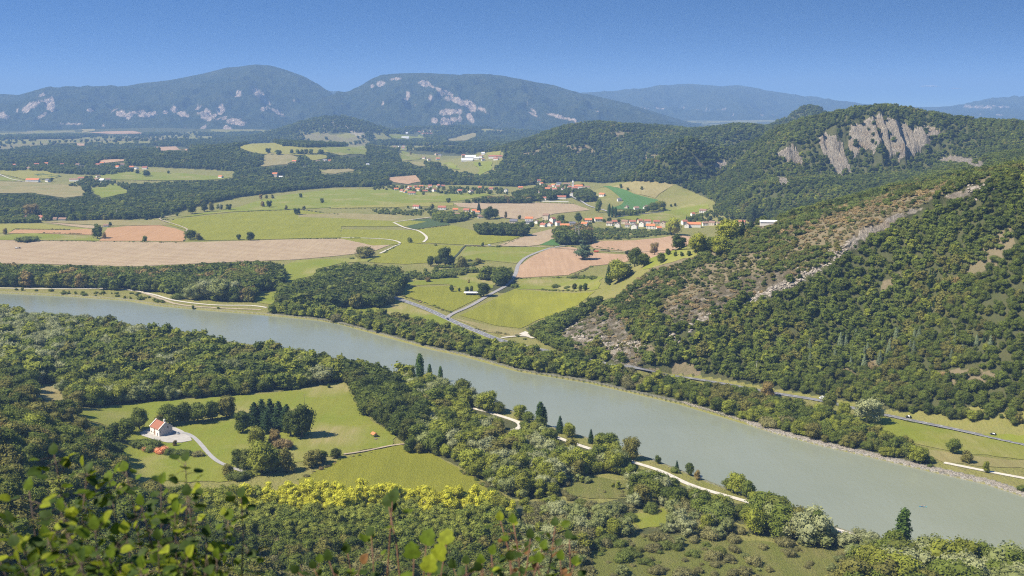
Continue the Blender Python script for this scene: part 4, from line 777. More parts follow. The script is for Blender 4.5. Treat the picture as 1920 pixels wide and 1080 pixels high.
# clusters: words, group, [(px, py, w, d, h, rot, roof, wall)]
RN = dict(o='orange tiled', r='red brown roofed', b='brown tiled', g='grey roofed', w='white roofed')
WN = dict(w='white', c='cream', s='stone')
CL = [
 ('hamlet beyond the big meadow', [(743,357,13,9,4,20,'o','w'),(754,360,12,9,4,-30,'r','w'),(764,357,12,9,4,70,'o','c'),(772,365,22,10,5,5,'r','w'),(768,353,11,9,4,50,'o','w'),(784,358,14,10,5,-20,'o','w'),(790,352,12,9,4,10,'o','w'),(797,361,15,9,4,15,'r','c'),(802,355,12,9,4,80,'o','w'),(807,351,12,9,4,-10,'r','w'),(814,359,11,9,5,60,'r','w'),(823,351,13,9,5,-40,'r','w'),(831,351,11,8,4,10,'r','c'),(779,352,10,8,4,30,'r','c'),(760,362,10,8,4,-60,'o','w')]),
 ('row between far hamlet and church', [(863,361,15,10,5,-20,'r','w'),(883,362,13,10,5,60,'b','w'),(900,354,12,9,4,20,'o','c'),(921,356,13,9,4,-10,'r','c'),(949,361,11,10,7,80,'g','w'),(976,354,15,9,4,10,'o','c'),(1011,341,12,9,4,10,'r','w')]),
 ('loose row above the dark vineyard', [(781,391,17,10,5,-15,'r','w'),(829,393,20,11,5,0,'r','w'),(854,396,13,9,4,10,'o','c'),(875,397,15,10,4,-10,'r','c'),(889,398,12,9,4,20,'o','w'),(896,401,11,8,4,-10,'o','w'),(902,409,15,9,4,15,'b','w'),(858,403,22,5,2.4,2,'b','w')]),
 ('middle row behind the dark copse', [(963,418,17,11,4,0,'g','c'),(992,415,18,10,6,0,'o','w'),(993,420,16,7,4,0,'g','w'),(1007,419,9,8,4,60,'b','w'),(1024,412,14,11,9,-15,'b','c'),(1036,418,12,10,8,60,'r','w'),(1019,425,13,10,4,-30,'r','w'),(1031,424,10,9,5,70,'o','w'),(1046,423,10,9,6,40,'r','w'),(1059,426,20,9,4,0,'o','w'),(1073,423,14,8,5,10,'g','w'),(1096,424,13,10,5,-15,'o','w'),(1103,417,16,10,5,5,'o','w'),(1122,415,17,10,5,15,'o','w')]),
 ('front row left of plane tree', [(1143,423,13,9,5,-10,'b','w'),(1158,426,12,11,6,80,'b','w'),(1152,420,11,9,5,10,'r','c'),(1172,420,14,9,5,-20,'b','c'),(1176,426,10,8,5,0,'b','w'),(1190,430,13,12,7,75,'b','w'),(1186,421,14,9,6,10,'r','w'),(1204,425,12,11,7,70,'b','w'),(1220,429,19,11,6,-5,'o','w'),(1214,419,14,9,5,0,'r','w'),(1235,431,11,9,4,20,'o','w'),(1231,420,14,9,5,5,'r','c'),(1243,426,13,12,8,80,'b','c'),(1200,418,11,8,5,30,'r','c')]),
 ('village end between the plane trees', [(1283,421,12,10,6,30,'r','w'),(1301,426,29,12,6,0,'o','w'),(1288,427,11,9,6,80,'r','w'),(1322,423,12,9,5,10,'b','w'),(1335,422,13,9,5,-20,'b','c'),(1348,422,10,8,4,15,'b','c'),(1391,422,14,10,6,-15,'r','c'),(1412,423,8,7,4,50,'b','w'),(1442,421,22,5,3,0,'w','w')]),
 ('slope above the front village', [(1318,399,16,10,5,-10,'b','w'),(1299,405,9,8,5,30,'r','w'),(1193,393,12,10,4,20,'b','w'),(1211,392,13,10,5,60,'b','w'),(1175,391,10,8,4,70,'b','c'),(1129,368,15,10,5,-25,'o','w'),(1161,377,10,9,4,20,'g','w')]),
 ('church village under the hill', [(1031,353,14,9,5,10,'r','w'),(1027,357,16,9,5,0,'o','w'),(1040,358,15,9,5,-15,'r','c'),(1046,353,14,9,5,20,'r','w'),(1055,358,13,9,5,60,'b','w'),(1048,347,16,8,5,0,'g','w'),(1063,348,22,9,5,0,'b','c'),(1015,347,10,9,5,30,'o','w'),(1078,356,17,10,5,5,'r','c'),(1072,368,11,10,7,80,'b','w'),(1052,373,28,11,5,0,'r','w'),(1021,375,14,9,5,-20,'r','w'),(1011,364,9,8,5,60,'b','w'),(1038,350,12,9,5,-30,'o','w'),(1068,354,12,9,5,15,'r','c'),(1100,352,20,7,3,0,'b','c'),(1088,355,13,9,4,40,'r','c')]),
 ('far left hillside farms', [(27,312,18,11,5,-15,'r','w'),(69,311,18,11,6,20,'r','w'),(87,309,15,10,5,10,'o','w'),(116,311,14,10,6,60,'r','w'),(146,311,15,10,5,0,'b','w'),(155,315,11,9,5,60,'g','w'),(184,311,19,10,5,-10,'r','c'),(192,308,17,10,5,5,'o','c'),(221,316,18,12,6,-20,'o','w'),(230,311,15,10,5,15,'b','w'),(247,316,16,12,5,10,'o','w'),(256,317,15,10,4,-30,'g','w'),(272,317,19,11,5,0,'r','w'),(414,334,16,10,5,-20,'o','w'),(54,317,14,8,4,0,'b','c')]),
 ('farm hamlet by the orange barn', [(62,341,44,14,6,4,'o','w'),(90,341,18,11,5,-30,'g','w'),(140,340,34,10,5,0,'b','w'),(153,336,22,9,4,5,'r','c'),(192,342,16,13,7,-10,'w','w'),(203,340,15,10,6,30,'b','w'),(182,339,17,11,5,-20,'b','c'),(184,333,15,9,4,60,'b','w')]),
 ('left edge by the orange field', [(78,412,17,12,5,-25,'r','w'),(47,410,11,9,4,60,'b','w'),(104,412,9,7,2.6,0,'b','c'),(118,413,18,8,3,0,'b','c')]),
 ('wooded hill in middle distance', [(516,332,17,12,10,0,'o','c'),(527,334,12,8,4,0,'w','c'),(552,305,16,11,5,0,'o','w'),(596,304,12,9,4,30,'b','c'),(610,303,20,11,5,-20,'g','w'),(618,303,10,8,4,10,'o','w'),(689,311,13,10,5,50,'w','w'),(570,315,10,8,3,0,'w','w')]),
 ('upper side valley hamlet', [(821,300,17,11,6,20,'o','w'),(795,298,14,10,5,-20,'b','w'),(804,301,13,10,5,40,'b','w'),(818,291,15,10,6,60,'b','c'),(825,293,14,9,6,0,'g','c'),(757,276,14,9,5,0,'b','w'),(749,276,12,9,5,40,'g','w'),(756,279,12,9,5,10,'r','w'),(740,277,14,9,5,0,'b','c')]),
 ('lower side valley hamlet', [(869,296,15,12,9,20,'r','c'),(882,298,42,22,6,8,'w','w'),(876,302,46,12,5,0,'w','w'),(902,296,14,10,6,-15,'b','w'),(894,299,22,12,5,0,'w','w'),(925,297,36,12,7,0,'r','w'),(936,297,25,11,7,5,'r','c'),(930,300,18,10,5,-10,'r','w'),(906,301,13,9,5,20,'b','w'),(906,290,13,9,5,0,'w','w')]),
 ('distant slope under pink cliffs', [(760,260,50,16,7,0,'w','w'),(786,249,20,13,6,10,'r','w'),(793,252,18,12,6,0,'r','w'),(800,252,26,14,6,0,'r','w'),(808,252,20,12,6,20,'r','w'),(806,247,18,12,7,0,'b','w'),(796,247,22,11,6,0,'r','w'),(741,243,16,12,6,0,'w','w'),(763,251,16,12,6,0,'w','w'),(733,240,20,12,6,0,'w','w')]),
]
for words, hs_ in CL: VIS += [(q[0], q[1]-4) for q in hs_]+[(q[0]-3, q[1]-2) for q in hs_]+[(q[0]+3, q[1]-2) for q in hs_]
for words, hs_ in CL:
    hs_ = sorted(hs_); cnt = {}
    for q in hs_: cnt[(q[6], q[7])] = cnt.get((q[6], q[7]), 0)+1
    seen = {}
    for (px, py, ww, dd, hh, rt, rc, wc) in hs_:
        k = (rc, wc); seen[k] = seen.get(k, 0)+1; barn = ww >= 25 or hh <= 3
        nm = 'barn' if barn else 'house'; o_ = '' if cnt[k] == 1 else f', {ORD[seen[k]-1]} such from left'
        if (rc, wc) in (('w', 'w'),): lb = f'white roofed white {nm}{o_}, {words}'
        else: lb = f'{RN[rc]} {WN[wc]} {nm}{o_}, {words}'
        house(px, py, ww*.88, dd*.9, hh*1.05, rt-8, rc, wc, lb, 'houses of the '+words, name=nm, cat=nm, chimney=hh > 3.5 and not barn and py > 290, wins=not barn)
# church
cx, cyy, cz = W1(1074, 355)
r = bpy.data.objects.new('church', None); COL.objects.link(r); r.location = (cx, cyy, cz); r.rotation_euler = (0, 0, math.radians(-6)); tag(r, 'pale church with slim white bell tower and orange roof under the wooded hill', 'church')
o = link('wall', wall_mesh(24, 11, 9, 4, m=WALLC['w']), r); o.location = (15, 0, 0); o = link('roof', roof_mesh(24, 11, 9, 4, .4, ROOFC['o']), r); o.location = (15, 0, 0)
b = MB(); b.box(-2.6, 2.6, -2.6, 2.6, -1, 19); b.box(-2.9, 2.9, -2.9, 2.9, 19, 19.6); tw = link('tower', b.mesh('tower', WALLC['w']), r)
b = MB(); b.box(-2.7, 2.7, -2.7, 2.7, 19.6, 26, top=.06); link('spire', b.mesh('spire', WALLC['w']), tw)
b = MB(); b.box(-.6, .6, -2.7, -2.64, 14, 17.4); b.box(-.6, .6, 2.64, 2.7, 14, 17.4); link('belfry_opening', b.mesh('belfry', glassm), tw)
NOTREE.append((cx+12, cyy, 26))
# long low garden wall in front of the village
for (a, b_, lb) in (((1015,378),(1066,379),'long white garden wall below the church village'), ((1156,408),(1245,398),'grey field wall beside the pale meadow and poplars')):
    A = W1(*a); B_ = W1(*b_); L = math.hypot(B_[0]-A[0], B_[1]-A[1]); b = MB(); b.box(0, L, -.3, .3, -.8, 2.2); b.box(-.05, L+.05, -.4, .4, 2.2, 2.35)
    o = link('garden_wall', b.mesh('garden_wall', WALLC['w' if 'white' in lb else 's'])); o.location = A; o.rotation_euler = (0, 0, math.atan2(B_[1]-A[1], B_[0]-A[0])); tag(o, lb, 'wall')

# stone farmhouse
fx, fy, fz = W1(303, 813.5); FR = math.radians(-43)
fh = bpy.data.objects.new('farmhouse', None); COL.objects.link(fh); fh.location = (fx, fy, fz+.1); fh.rotation_euler = (0, 0, FR); tag(fh, 'white and stone farmhouse with a red tiled roof standing alone in the meadow', 'farmhouse')
Wd, Dp, Hh, Rh = 13.0, 10.5, 5.8, 3.9
b = MB(); x0, x1, y0, y1 = -Wd/2, Wd/2, -Dp/2, Dp/2
b.face([(x0,y0,-1),(x1,y0,-1),(x1,y0,Hh),(x0,y0,Hh)], 0); b.face([(x1,y1,-1),(x0,y1,-1),(x0,y1,Hh),(x1,y1,Hh)], 1)
b.face([(x1,y0,-1),(x1,y1,-1),(x1,y1,Hh),(x1,0,Hh+Rh),(x1,y0,Hh)], 1); b.face([(x0,y1,-1),(x0,y0,-1),(x0,y0,Hh),(x0,0,Hh+Rh),(x0,y1,Hh)], 1)
link('wall', b.mesh('wall', [WALLC['w'], WALLC['s']]), fh)
b = MB()
for s in (-1, 1): b.face([(-Wd/2+.35, s*(Dp/2+.45), Hh-.25), (Wd/2-.35, s*(Dp/2+.45), Hh-.25), (Wd/2-.35, 0, Hh+Rh+.1), (-Wd/2+.35, 0, Hh+Rh+.1)][::-s])
for s in (-1, 1): b.face([(-Wd/2+.35, s*(Dp/2+.45), Hh-.45), (Wd/2-.35, s*(Dp/2+.45), Hh-.45), (Wd/2-.35, s*(Dp/2+.45), Hh-.25), (-Wd/2+.35, s*(Dp/2+.45), Hh-.25)][::-s])
tile = M('old_roof_tiles', .85, .2); wv = tile.n('ShaderNodeTexWave', wave_type='BANDS', bands_direction='X'); wv.inputs['Scale'].default_value = 1.6; tile.l(tile.coord(), wv.inputs[0])
tile.col(tile.mix(tile.math('MULTIPLY', wv.outputs['Fac'], .35), tile.mix(tile.noise(1.2, 4, .7), (.40, .15, .085), (.27, .12, .08)), (.15, .07, .05))); rf = link('roof', b.mesh('roof', tile.m), fh)
for s in (-1, 1):   # raised white gable copings
    b = MB()
    for t in (-1, 1):
        p0 = Vector((s*(Wd/2-.05), t*(Dp/2+.5), Hh-.25)); p1 = Vector((s*(Wd/2-.05), 0, Hh+Rh+.28)); wv_ = Vector((.33, 0, 0)); up = Vector((0, 0, .42))
        b.face([p0-wv_, p0+wv_, p1+wv_, p1-wv_]); b.face([p0-wv_+up, p1-wv_+up, p1+wv_+up, p0+wv_+up]); b.face([p0+wv_, p0+wv_+up, p1+wv_+up, p1+wv_]); b.face([p0-wv_, p1-wv_, p1-wv_+up, p0-wv_+up]); b.face([p0-wv_, p0-wv_+up, p0+wv_+up, p0+wv_])
    link('gable_coping', b.mesh('coping', WALLC['w']), fh)
b = MB(); b.box(2.6, 3.5, .6, 1.6, Hh+Rh-1, Hh+Rh+1.5); b.box(2.5, 3.6, .5, 1.7, Hh+Rh+1.5, Hh+Rh+1.7); link('chimney', b.mesh('chimney', WALLC['w']), rf)
def opening(nm, x, y, z, w_, h_, face, m=glassm):
    b = MB(); b.box(-w_/2, w_/2, -.05, .05, -h_/2, h_/2); o = link(nm, b.mesh(nm, m), fh); o.location = (x, y, z); o.rotation_euler = (0, 0, math.pi/2 if face else 0)
    b = MB(); b.box(-w_/2-.12, w_/2+.12, -.14, .02, -h_/2-.14, -h_/2-.02); f_ = link('sill', b.mesh('sill', WALLC['s']), o); return o
opening('window', -4.9, -Dp/2-.04, 2.0, .9, 1.1, 0); opening('window', -2.4, -Dp/2-.04, 1.9, .9, 1.1, 0); opening('window', 3.9, -Dp/2-.04, 1.7, .9, 2.0, 0); opening('window', Wd/2+.04, 1.6, 6.2, 1.1, 1.2, 1); opening('window', Wd/2+.04, -4.3, 3.6, .5, .8, 1)
opening('door', 0, -Dp/2-.04, 1.5, 1.5, 3.4, 0, shutm); opening('door', .0, -Dp/2-.05, 4.3, 1.2, 1.4, 0, shutm)
NOTREE.append((fx, fy, 14))

# ------------------------------------------------------------------ small structures
polem = flat('pole_grey', (.45,.43,.40), .8, .1); wood = flat('pole_wood', (.20,.16,.12), .9, .2)
def pole(px, py, h, label, arms=1, mat=polem, rad=.16, wide=2.2, name='utility_pole'):
    x, y, z = W1(px, py); r = bpy.data.objects.new(name, None); COL.objects.link(r); r.location = (x, y, z); r.rotation_euler = (0, 0, random.uniform(-.3, .5)); tag(r, label, 'pole')
    b = MB(); b.tube([(0,0,-.5),(0,0,h*.5),(0,0,h)], [rad*1.2, rad, rad*.7], 8); link('post', b.mesh('post', mat, True), r)
    for k in range(arms):
        b = MB(); z0 = h-.5-k*1.3; b.box(-wide/2, wide/2, -.09, .09, z0, z0+.18)
        a = link('crossarm', b.mesh('crossarm', mat), r)
        for s in (-.9, 0, .9): c = MB(); c.tube([(s*wide/2, 0, z0+.18), (s*wide/2, 0, z0+.5)], .07, 6); link('insulator', c.mesh('insulator', glassm), a)
    return r
pole(413, 398, 20, 'tall white pole standing in the meadow left of centre', 1, WALLC['w'], .35)
pole(418, 411, 12, 'short dark pole in front of the tall white pole', 1, wood)
pole(219, 409, 16, 'white pole at the wood edge near the white house', 1, WALLC['w'], .3)
pole(1418, 705, 13, 'slim pale pole beside the roadside trees at the hill foot', 1)
pole(571, 760, 9, 'thin dark pole in the meadow above the fir copse', 1, wood, .12)
pole(1106, 350, 14, 'thin pole right of the church', 1, wood)
def pylon(px, py, h, label):
    x, y, z = W1(px, py); r = bpy.data.objects.new('pylon', None); COL.objects.link(r); r.location = (x, y, z); r.rotation_euler = (0, 0, .2); tag(r, label, 'pylon', 'pylons by the manor trees')
    b = MB(); q = 1.1
    for sx, sy in ((-1,-1),(1,-1),(1,1),(-1,1)): b.tube([(sx*q, sy*q, -.5), (sx*.35, sy*.35, h)], .13, 5)
    n = 8
    for k in range(n):
        z0, z1 = h*k/n, h*(k+1)/n; w0 = q+(.35-q)*k/n; w1 = q+(.35-q)*(k+1)/n
        for sg in (-1, 1): b.tube([(-w0, sg*w0, z0), (w1, sg*w1, z1)], .06, 4); b.tube([(sg*w0, -w0, z0), (sg*w1, w1, z1)], .06, 4)
    link('lattice_mast', b.mesh('lattice', polem), r)
    for zz, ww in ((h-.4, 6), (h-3.2, 5)):
        b = MB(); b.box(-ww/2, ww/2, -.15, .15, zz, zz+.3); a = link('crossarm', b.mesh('arm', polem), r)
        for s in (-.95, 0, .95): c = MB(); c.tube([(s*ww/2, 0, zz), (s*ww/2, 0, zz-1)], .12, 6); link('insulator', c.mesh('ins', WALLC['w']), a)
pylon(1079, 458, 31, 'left one of two slim grey pylons rising from the manor trees'); pylon(1085, 459, 33, 'right one of two slim grey pylons rising from the manor trees')
# field shelter by the picnic spot, pale roofed shed, field shed
def shelter(px, py, w, d, h, rot, rc, label, name='shelter', roofrise=.9):
    x, y, z = W1(px, py); r = bpy.data.objects.new(name, None); COL.objects.link(r); r.location = (x, y, z); r.rotation_euler = (0, 0, math.radians(rot)); tag(r, label, name.replace('_', ' '))
    for sx in (-1, 1):
        for sy in (-1, 1): b = MB(); b.box(sx*(w/2-.2)-.12, sx*(w/2-.2)+.12, sy*(d/2-.2)-.12, sy*(d/2-.2)+.12, -.5, h); link('post', b.mesh('post', wood), r)
    b = MB(); b.box(-w/2+.1, w/2-.1, d/2-.25, d/2-.1, -.3, h-.1); link('back_panel', b.mesh('panel', WALLC['c'] if rc == 'o' else WALLC['w']), r)
    link('roof', roof_mesh(w, d, h, roofrise, .5, ROOFC[rc]), r); NOTREE.append((x, y, max(w, d)*.7)); return r
shelter(702, 819, 3.6, 3.0, 2.4, -55, 'o', 'small red roofed picnic shelter on the meadow beside the wood edge', 'shelter')
shelter(885, 553, 19, 9, 3.2, -4, 'w', 'long low shed with a bright pale roof beside a big round tree', 'shed', .7)
house(199, 425, 9, 6, 3, 5, 'b', 'w', 'tiny white field shed beside a small tree on the orange field', cat='shed', name='shed', chimney=False, wins=False)
b = MB(); b.box(-1.2, 1.2, -.7, .7, .6, .75); b.box(-1.2, 1.2, -1.3, -.95, .35, .45); b.box(-1.2, 1.2, .95, 1.3, .35, .45)
for sx in (-.9, .9): b.box(sx-.08, sx+.08, -1.2, 1.2, 0, .6)
o = link('picnic_table', b.mesh('picnic_table', wood)); o.location = W1(705, 824); o.rotation_euler = (0, 0, .7); tag(o, 'small dark picnic table just in front of the red roofed shelter', 'table')

# ------------------------------------------------------------------ vehicles
paint = dict(dark=flat('dark_paint', (.02,.022,.028), .3, .05, 1, .6), white=flat('white_paint', (.80,.80,.80), .3, .02, 1, .5), silver=flat('silver_paint', (.42,.45,.50), .3, .03, 1, .6), orange=flat('orange_paint', (.62,.12,.04), .4, .05, 1, .5), blue=flat('blue_hull', (.03,.22,.40), .4, .05, 1, .5), navy=flat('navy_paint', (.03,.05,.13), .4, .05))
tyre = flat('tyre_rubber', (.02,.02,.02), .9, .1); lampm = flat('lamp_glass', (.7,.68,.6), .3, .05)
def loft(secs):
    """secs: list of (x, half width, z bottom, z top, top half width)"""
    b = MB()
    rings = [[(x, -w_, zb), (x, -w_*1.02, (zb+zt)/2), (x, -tw_, zt), (x, tw_, zt), (x, w_*1.02, (zb+zt)/2), (x, w_, zb)] for x, w_, zb, zt, tw_ in secs]
    for r0, r1 in zip(rings[:-1], rings[1:]):
        for i in range(6): j = (i+1) % 6; b.face([r0[i], r1[i], r1[j], r0[j]])
    b.face(rings[0]); b.face(rings[-1][::-1]); return b
def vehicle(px, py, kind, pm, label, tx=None, rot=None, pos=None, cat='car'):
    x, y, z = pos or W1(px, py)
    if rot is None:
        c = ROADPTS[0][0]; i = int(np.argmin(np.hypot(c[:, 0]-x, c[:, 1]-y))); i = min(max(i, 1), len(c)-2); t = c[i+1]-c[i-1]; rot = math.atan2(t[1], t[0])
        nx, ny = -math.sin(rot), math.cos(rot); sd_ = tx or 1; x, y = c[i][0]+nx*sd_*1.9, c[i][1]+ny*sd_*1.9; z = float(H(x, y))+.52
        if sd_ > 0: rot += math.pi
    nm = 'van' if kind == 'van' else 'parked_car' if cat == 'parked car' else 'car'
    r = bpy.data.objects.new(nm, None); COL.objects.link(r); r.location = (x, y, z); r.rotation_euler = (0, 0, rot); tag(r, label, 'van' if kind == 'van' else 'car')
    if kind == 'van':
        L = 5.6; link('body', loft([(-2.8,.95,.35,2.35,.85),(-2.6,1.0,.3,2.5,.9),(.9,1.0,.3,2.5,.88),(1.5,1.0,.3,2.25,.82),(2.0,.98,.32,1.25,.86),(2.65,.93,.36,1.05,.8),(2.8,.8,.42,.8,.7)]).mesh('body', pm), r)
        b = MB(); b.face([(1.53,-.78,2.18),(1.53,.78,2.18),(2.02,.82,1.3),(2.02,-.82,1.3)][::-1]); b.box(.7,1.5,-1.03,-1.0,1.3,2.0); b.box(.7,1.5,1.0,1.03,1.3,2.0); link('window', b.mesh('window', glassm), r); wx = (-1.75, 1.85)
    else:
        L = 4.4; link('body', loft([(-2.2,.78,.4,.85,.7),(-2.05,.86,.3,.98,.78),(-1.2,.88,.25,1.0,.8),(1.0,.88,.25,.95,.8),(1.9,.84,.28,.78,.74),(2.2,.7,.38,.62,.6)]).mesh('body', pm), r)
        link('cabin', loft([(-1.85,.76,.9,1.0,.72),(-1.35,.78,.9,1.42,.6),(-.2,.78,.9,1.5,.6),(.45,.78,.9,1.42,.6),(1.15,.76,.9,.97,.72)]).mesh('cabin', glassm), r)
        link('roof', loft([(-1.3,.60,1.42,1.47,.56),(-.2,.62,1.49,1.54,.56),(.4,.60,1.42,1.47,.54)]).mesh('roof', pm), r); wx = (-1.35, 1.35)
    wb = MB(); wb.tube([(0,-.12,0),(0,.12,0)], .33, 14); wme = wb.mesh('wheel', tyre); hb = MB(); hb.tube([(0,-.135,0),(0,.135,0)], .18, 10); hme = hb.mesh('rim', polem)
    for wxx in wx:
        for s in (-1, 1): q = link('wheel', wme, r); q.location = (wxx, s*(.80 if kind != 'van' else .9), .33); link('rim', hme, q)
    hb = MB(); hb.box(-.04,.04,-.16,.16,-.08,.08); hme = hb.mesh('headlight', lampm)
    for s in (-1, 1): q = link('headlight', hme, r); q.location = (2.16 if kind != 'van' else 2.76, s*.55, .62)
    return r
vehicle(1537, 752, 'van', paint['white'], 'white van driving left on the main road half behind a tree', 1)
vehicle(1697, 787, 'car', paint['dark'], 'dark car on the main road, between the van and the right frame edge', 1)
vehicle(1857, 819, 'car', paint['dark'], 'black car farthest right on the main road', 1)
vehicle(849, 599, 'car', paint['navy'], 'dark car on the main road just past the junction', -1)
vehicle(332, 816, 'car', paint['silver'], 'silver blue car parked on the pale yard by the farmhouse', rot=math.radians(165), pos=tuple(np.array(W1(331, 815))+np.array([0, 0, .66])), cat='parked car')
vehicle(918, 462, 'van', paint['white'], 'small white van parked on the village lane beside the brown field', rot=.1, pos=tuple(np.array(W1(918, 462))+np.array([0, 0, 1.1])))
def trailer(px, py, w, d, h, pm, label, name, rot):
    x, y, z = W1(px, py); r = bpy.data.objects.new(name, None); COL.objects.link(r); r.location = (x, y, z+.6); r.rotation_euler = (0, 0, rot); tag(r, label, name.replace('_', ' '))
    b = MB(); b.box(-w/2, w/2, -d/2, d/2, .7, .7+h, top=1.06); link('body', b.mesh('body', pm), r); b = MB(); b.tube([(0,-.15,0),(0,.15,0)], .45, 12); me = b.mesh('wheel', tyre)
    for sx in (-.28, .28):
        for s in (-1, 1): q = link('wheel', me, r); q.location = (sx*w, s*(d/2+.02), .45)
    b = MB(); b.tube([(w/2,0,.75),(w/2+1.3,0,.5)], .07, 6); link('drawbar', b.mesh('drawbar', polem), r)
trailer(1118, 474, 7, 3, 2.4, paint['orange'], 'red orange farm trailer standing beside the lane right of the cedar', 'farm_trailer', .05)
trailer(31, 467, 3.2, 2.4, 1.8, WALLC['w'], 'small white seed box trailer on the tan field at far left', 'farm_trailer', .1)
# tractor
x, y, z = W1(37, 466.5); r = bpy.data.objects.new('tractor', None); COL.objects.link(r); r.location = (x, y, z+.45); r.rotation_euler = (0, 0, .15); tag(r, 'dark tractor beside a white box on the tan field at far left', 'tractor')
b = MB(); b.box(.1, 2.3, -.45, .45, .9, 1.6, top=.9); link('bonnet', b.mesh('bonnet', paint['navy']), r); b = MB(); b.box(-1.3, .1, -.75, .75, 1.0, 1.5); link('chassis', b.mesh('chassis', paint['navy']), r)
b = MB(); b.box(-1.3, 0, -.7, .7, 1.5, 2.7, top=.85); link('cab', b.mesh('cab', glassm), r); b = MB(); b.tube([(1.4,.2,1.6),(1.4,.2,2.5)], .06, 6); link('exhaust', b.mesh('exhaust', polem), r)
for wx_, rr_, wd in ((-.7, .85, .3), (1.7, .5, .22)):
    for s in (-1, 1): b = MB(); b.tube([(0,-wd,0),(0,wd,0)], rr_, 14); q = link('wheel', b.mesh('wheel', tyre), r); q.location = (wx_, s*.9, rr_)
# kayak and paddlers
def skinned(name, J, E, mat, sub=1):
    me = bpy.data.meshes.new(name); me.from_pydata([j[:3] for j in J], E, []); o = bpy.data.objects.new(name, me); COL.objects.link(o)
    s = o.modifiers.new('skin', 'SKIN'); me.skin_vertices[0].data[0].use_root = True
    for i, j in enumerate(J): me.skin_vertices[0].data[i].radius = (j[3], j[3]*(j[4] if len(j) > 4 else 1))
    o.modifiers.new('sub', 'SUBSURF').levels = sub; o.modifiers['sub'].render_levels = sub; me.materials.append(mat); return o
kx, ky, _ = zpt(1730.5, 950.5, -1.6); kz = -1.6; ka = math.radians(-14)
kr = bpy.data.objects.new('kayak', None); COL.objects.link(kr); kr.location = (kx, ky, kz); kr.rotation_euler = (0, 0, ka); tag(kr, 'blue and turquoise two seat kayak on the river, lower right', 'kayak')
hb = MB(); NS = 15; rings = []
for i in range(NS):
    t = -1+2*i/(NS-1); w_ = .44*max(.03, (1-abs(t)**2.3)); zt = .30+.16*abs(t)**3; zb = -.12+.22*abs(t)**3
    rings.append([(t*2.3, -w_, zt-.06), (t*2.3, -w_*.6, zb), (t*2.3, w_*.6, zb), (t*2.3, w_, zt-.06), (t*2.3, w_*.5, zt), (t*2.3, -w_*.5, zt)])
for i in range(NS-1):
    for k in range(6): k2 = (k+1) % 6; hb.face([rings[i][k], rings[i+1][k], rings[i+1][k2], rings[i][k2]], 0 if i < NS*.55 else 1)
link('hull', hb.mesh('hull', [paint['blue'], flat('turquoise_hull', (.12,.55,.62), .4, .05)]), kr)
for cxk in (-.75, .75): b = MB(); b.box(cxk-.5, cxk+.5, -.3, .3, .30, .34); link('cockpit', b.mesh('cockpit', glassm), kr); b = MB(); b.box(cxk-.35, cxk-.28, -.22, .22, .34, .62); link('seat_back', b.mesh('seat', paint['white']), kr)
skin = flat('skin', (.50,.30,.21), .6, .05)
for k, (cxk, cl, lb) in enumerate(((-.62, flat('red_vest', (.6,.08,.05), .8, .1), 'paddler in a red vest in the left seat of the kayak'), (.88, flat('white_vest', (.75,.76,.74), .8, .1), 'paddler in a white vest in the right seat of the kayak'))):
    zb = .40; J = [(0,0,zb,.14,.8),(0,0,zb+.22,.13,.75),(.02,0,zb+.42,.16,.7),(.02,0,zb+.53,.06),(.03,0,zb+.66,.10,.85),(.03,0,zb+.78,.085),(.02,.19,zb+.45,.055),(.22,.27,zb+.28,.042),(.42,.20,zb+.34,.034),(.50,.19,zb+.35,.026),(.02,-.19,zb+.45,.055),(.22,-.27,zb+.28,.042),(.42,-.20,zb+.34,.034),(.50,-.19,zb+.35,.026),(.08,.10,zb-.02,.08),(.48,.13,zb+.10,.06),(.82,.10,zb-.02,.045),(.08,-.10,zb-.02,.08),(.48,-.13,zb+.10,.06),(.82,-.10,zb-.02,.045)]
    E = [(0,1),(1,2),(2,3),(3,4),(4,5),(2,6),(6,7),(7,8),(8,9),(2,10),(10,11),(11,12),(12,13),(0,14),(14,15),(15,16),(0,17),(17,18),(18,19)]
    o = skinned('person', J, E, skin, 1); M_ = Matrix.Translation((kx, ky, kz)) @ Matrix.Rotation(ka, 4, 'Z'); o.matrix_world = M_ @ Matrix.Translation((cxk, 0, 0)); tag(o, lb, 'person')
    v = skinned('vest', [(0,0,zb+.06,.165,.85),(0,0,zb+.22,.155,.8),(.02,0,zb+.44,.18,.75)], [(0,1),(1,2)], cl, 1); v.parent = o
    hd = MB(); hd.tube([(.0,0,zb+.74),(.0,0,zb+.80),(.0,0,zb+.86)], [.105,.10,.04], 10); q = link('hair', hd.mesh('hair', wood, True), o)
    pb = MB(); pb.tube([(.48,-1.05,zb+.15+.1*k),(.48,1.05,zb+.55-.1*k)], .018, 6); pb.box(.40,.56,-1.35,-1.0,zb+.08,zb+.12); pb.box(.40,.56,1.0,1.35,zb+.55,zb+.59)
    pd = link('paddle', pb.mesh('paddle', paint['dark'])); pd.matrix_world = o.matrix_world; tag(pd, 'black double paddle held by the paddler in the '+('red vest' if k == 0 else 'white vest'), 'paddle')
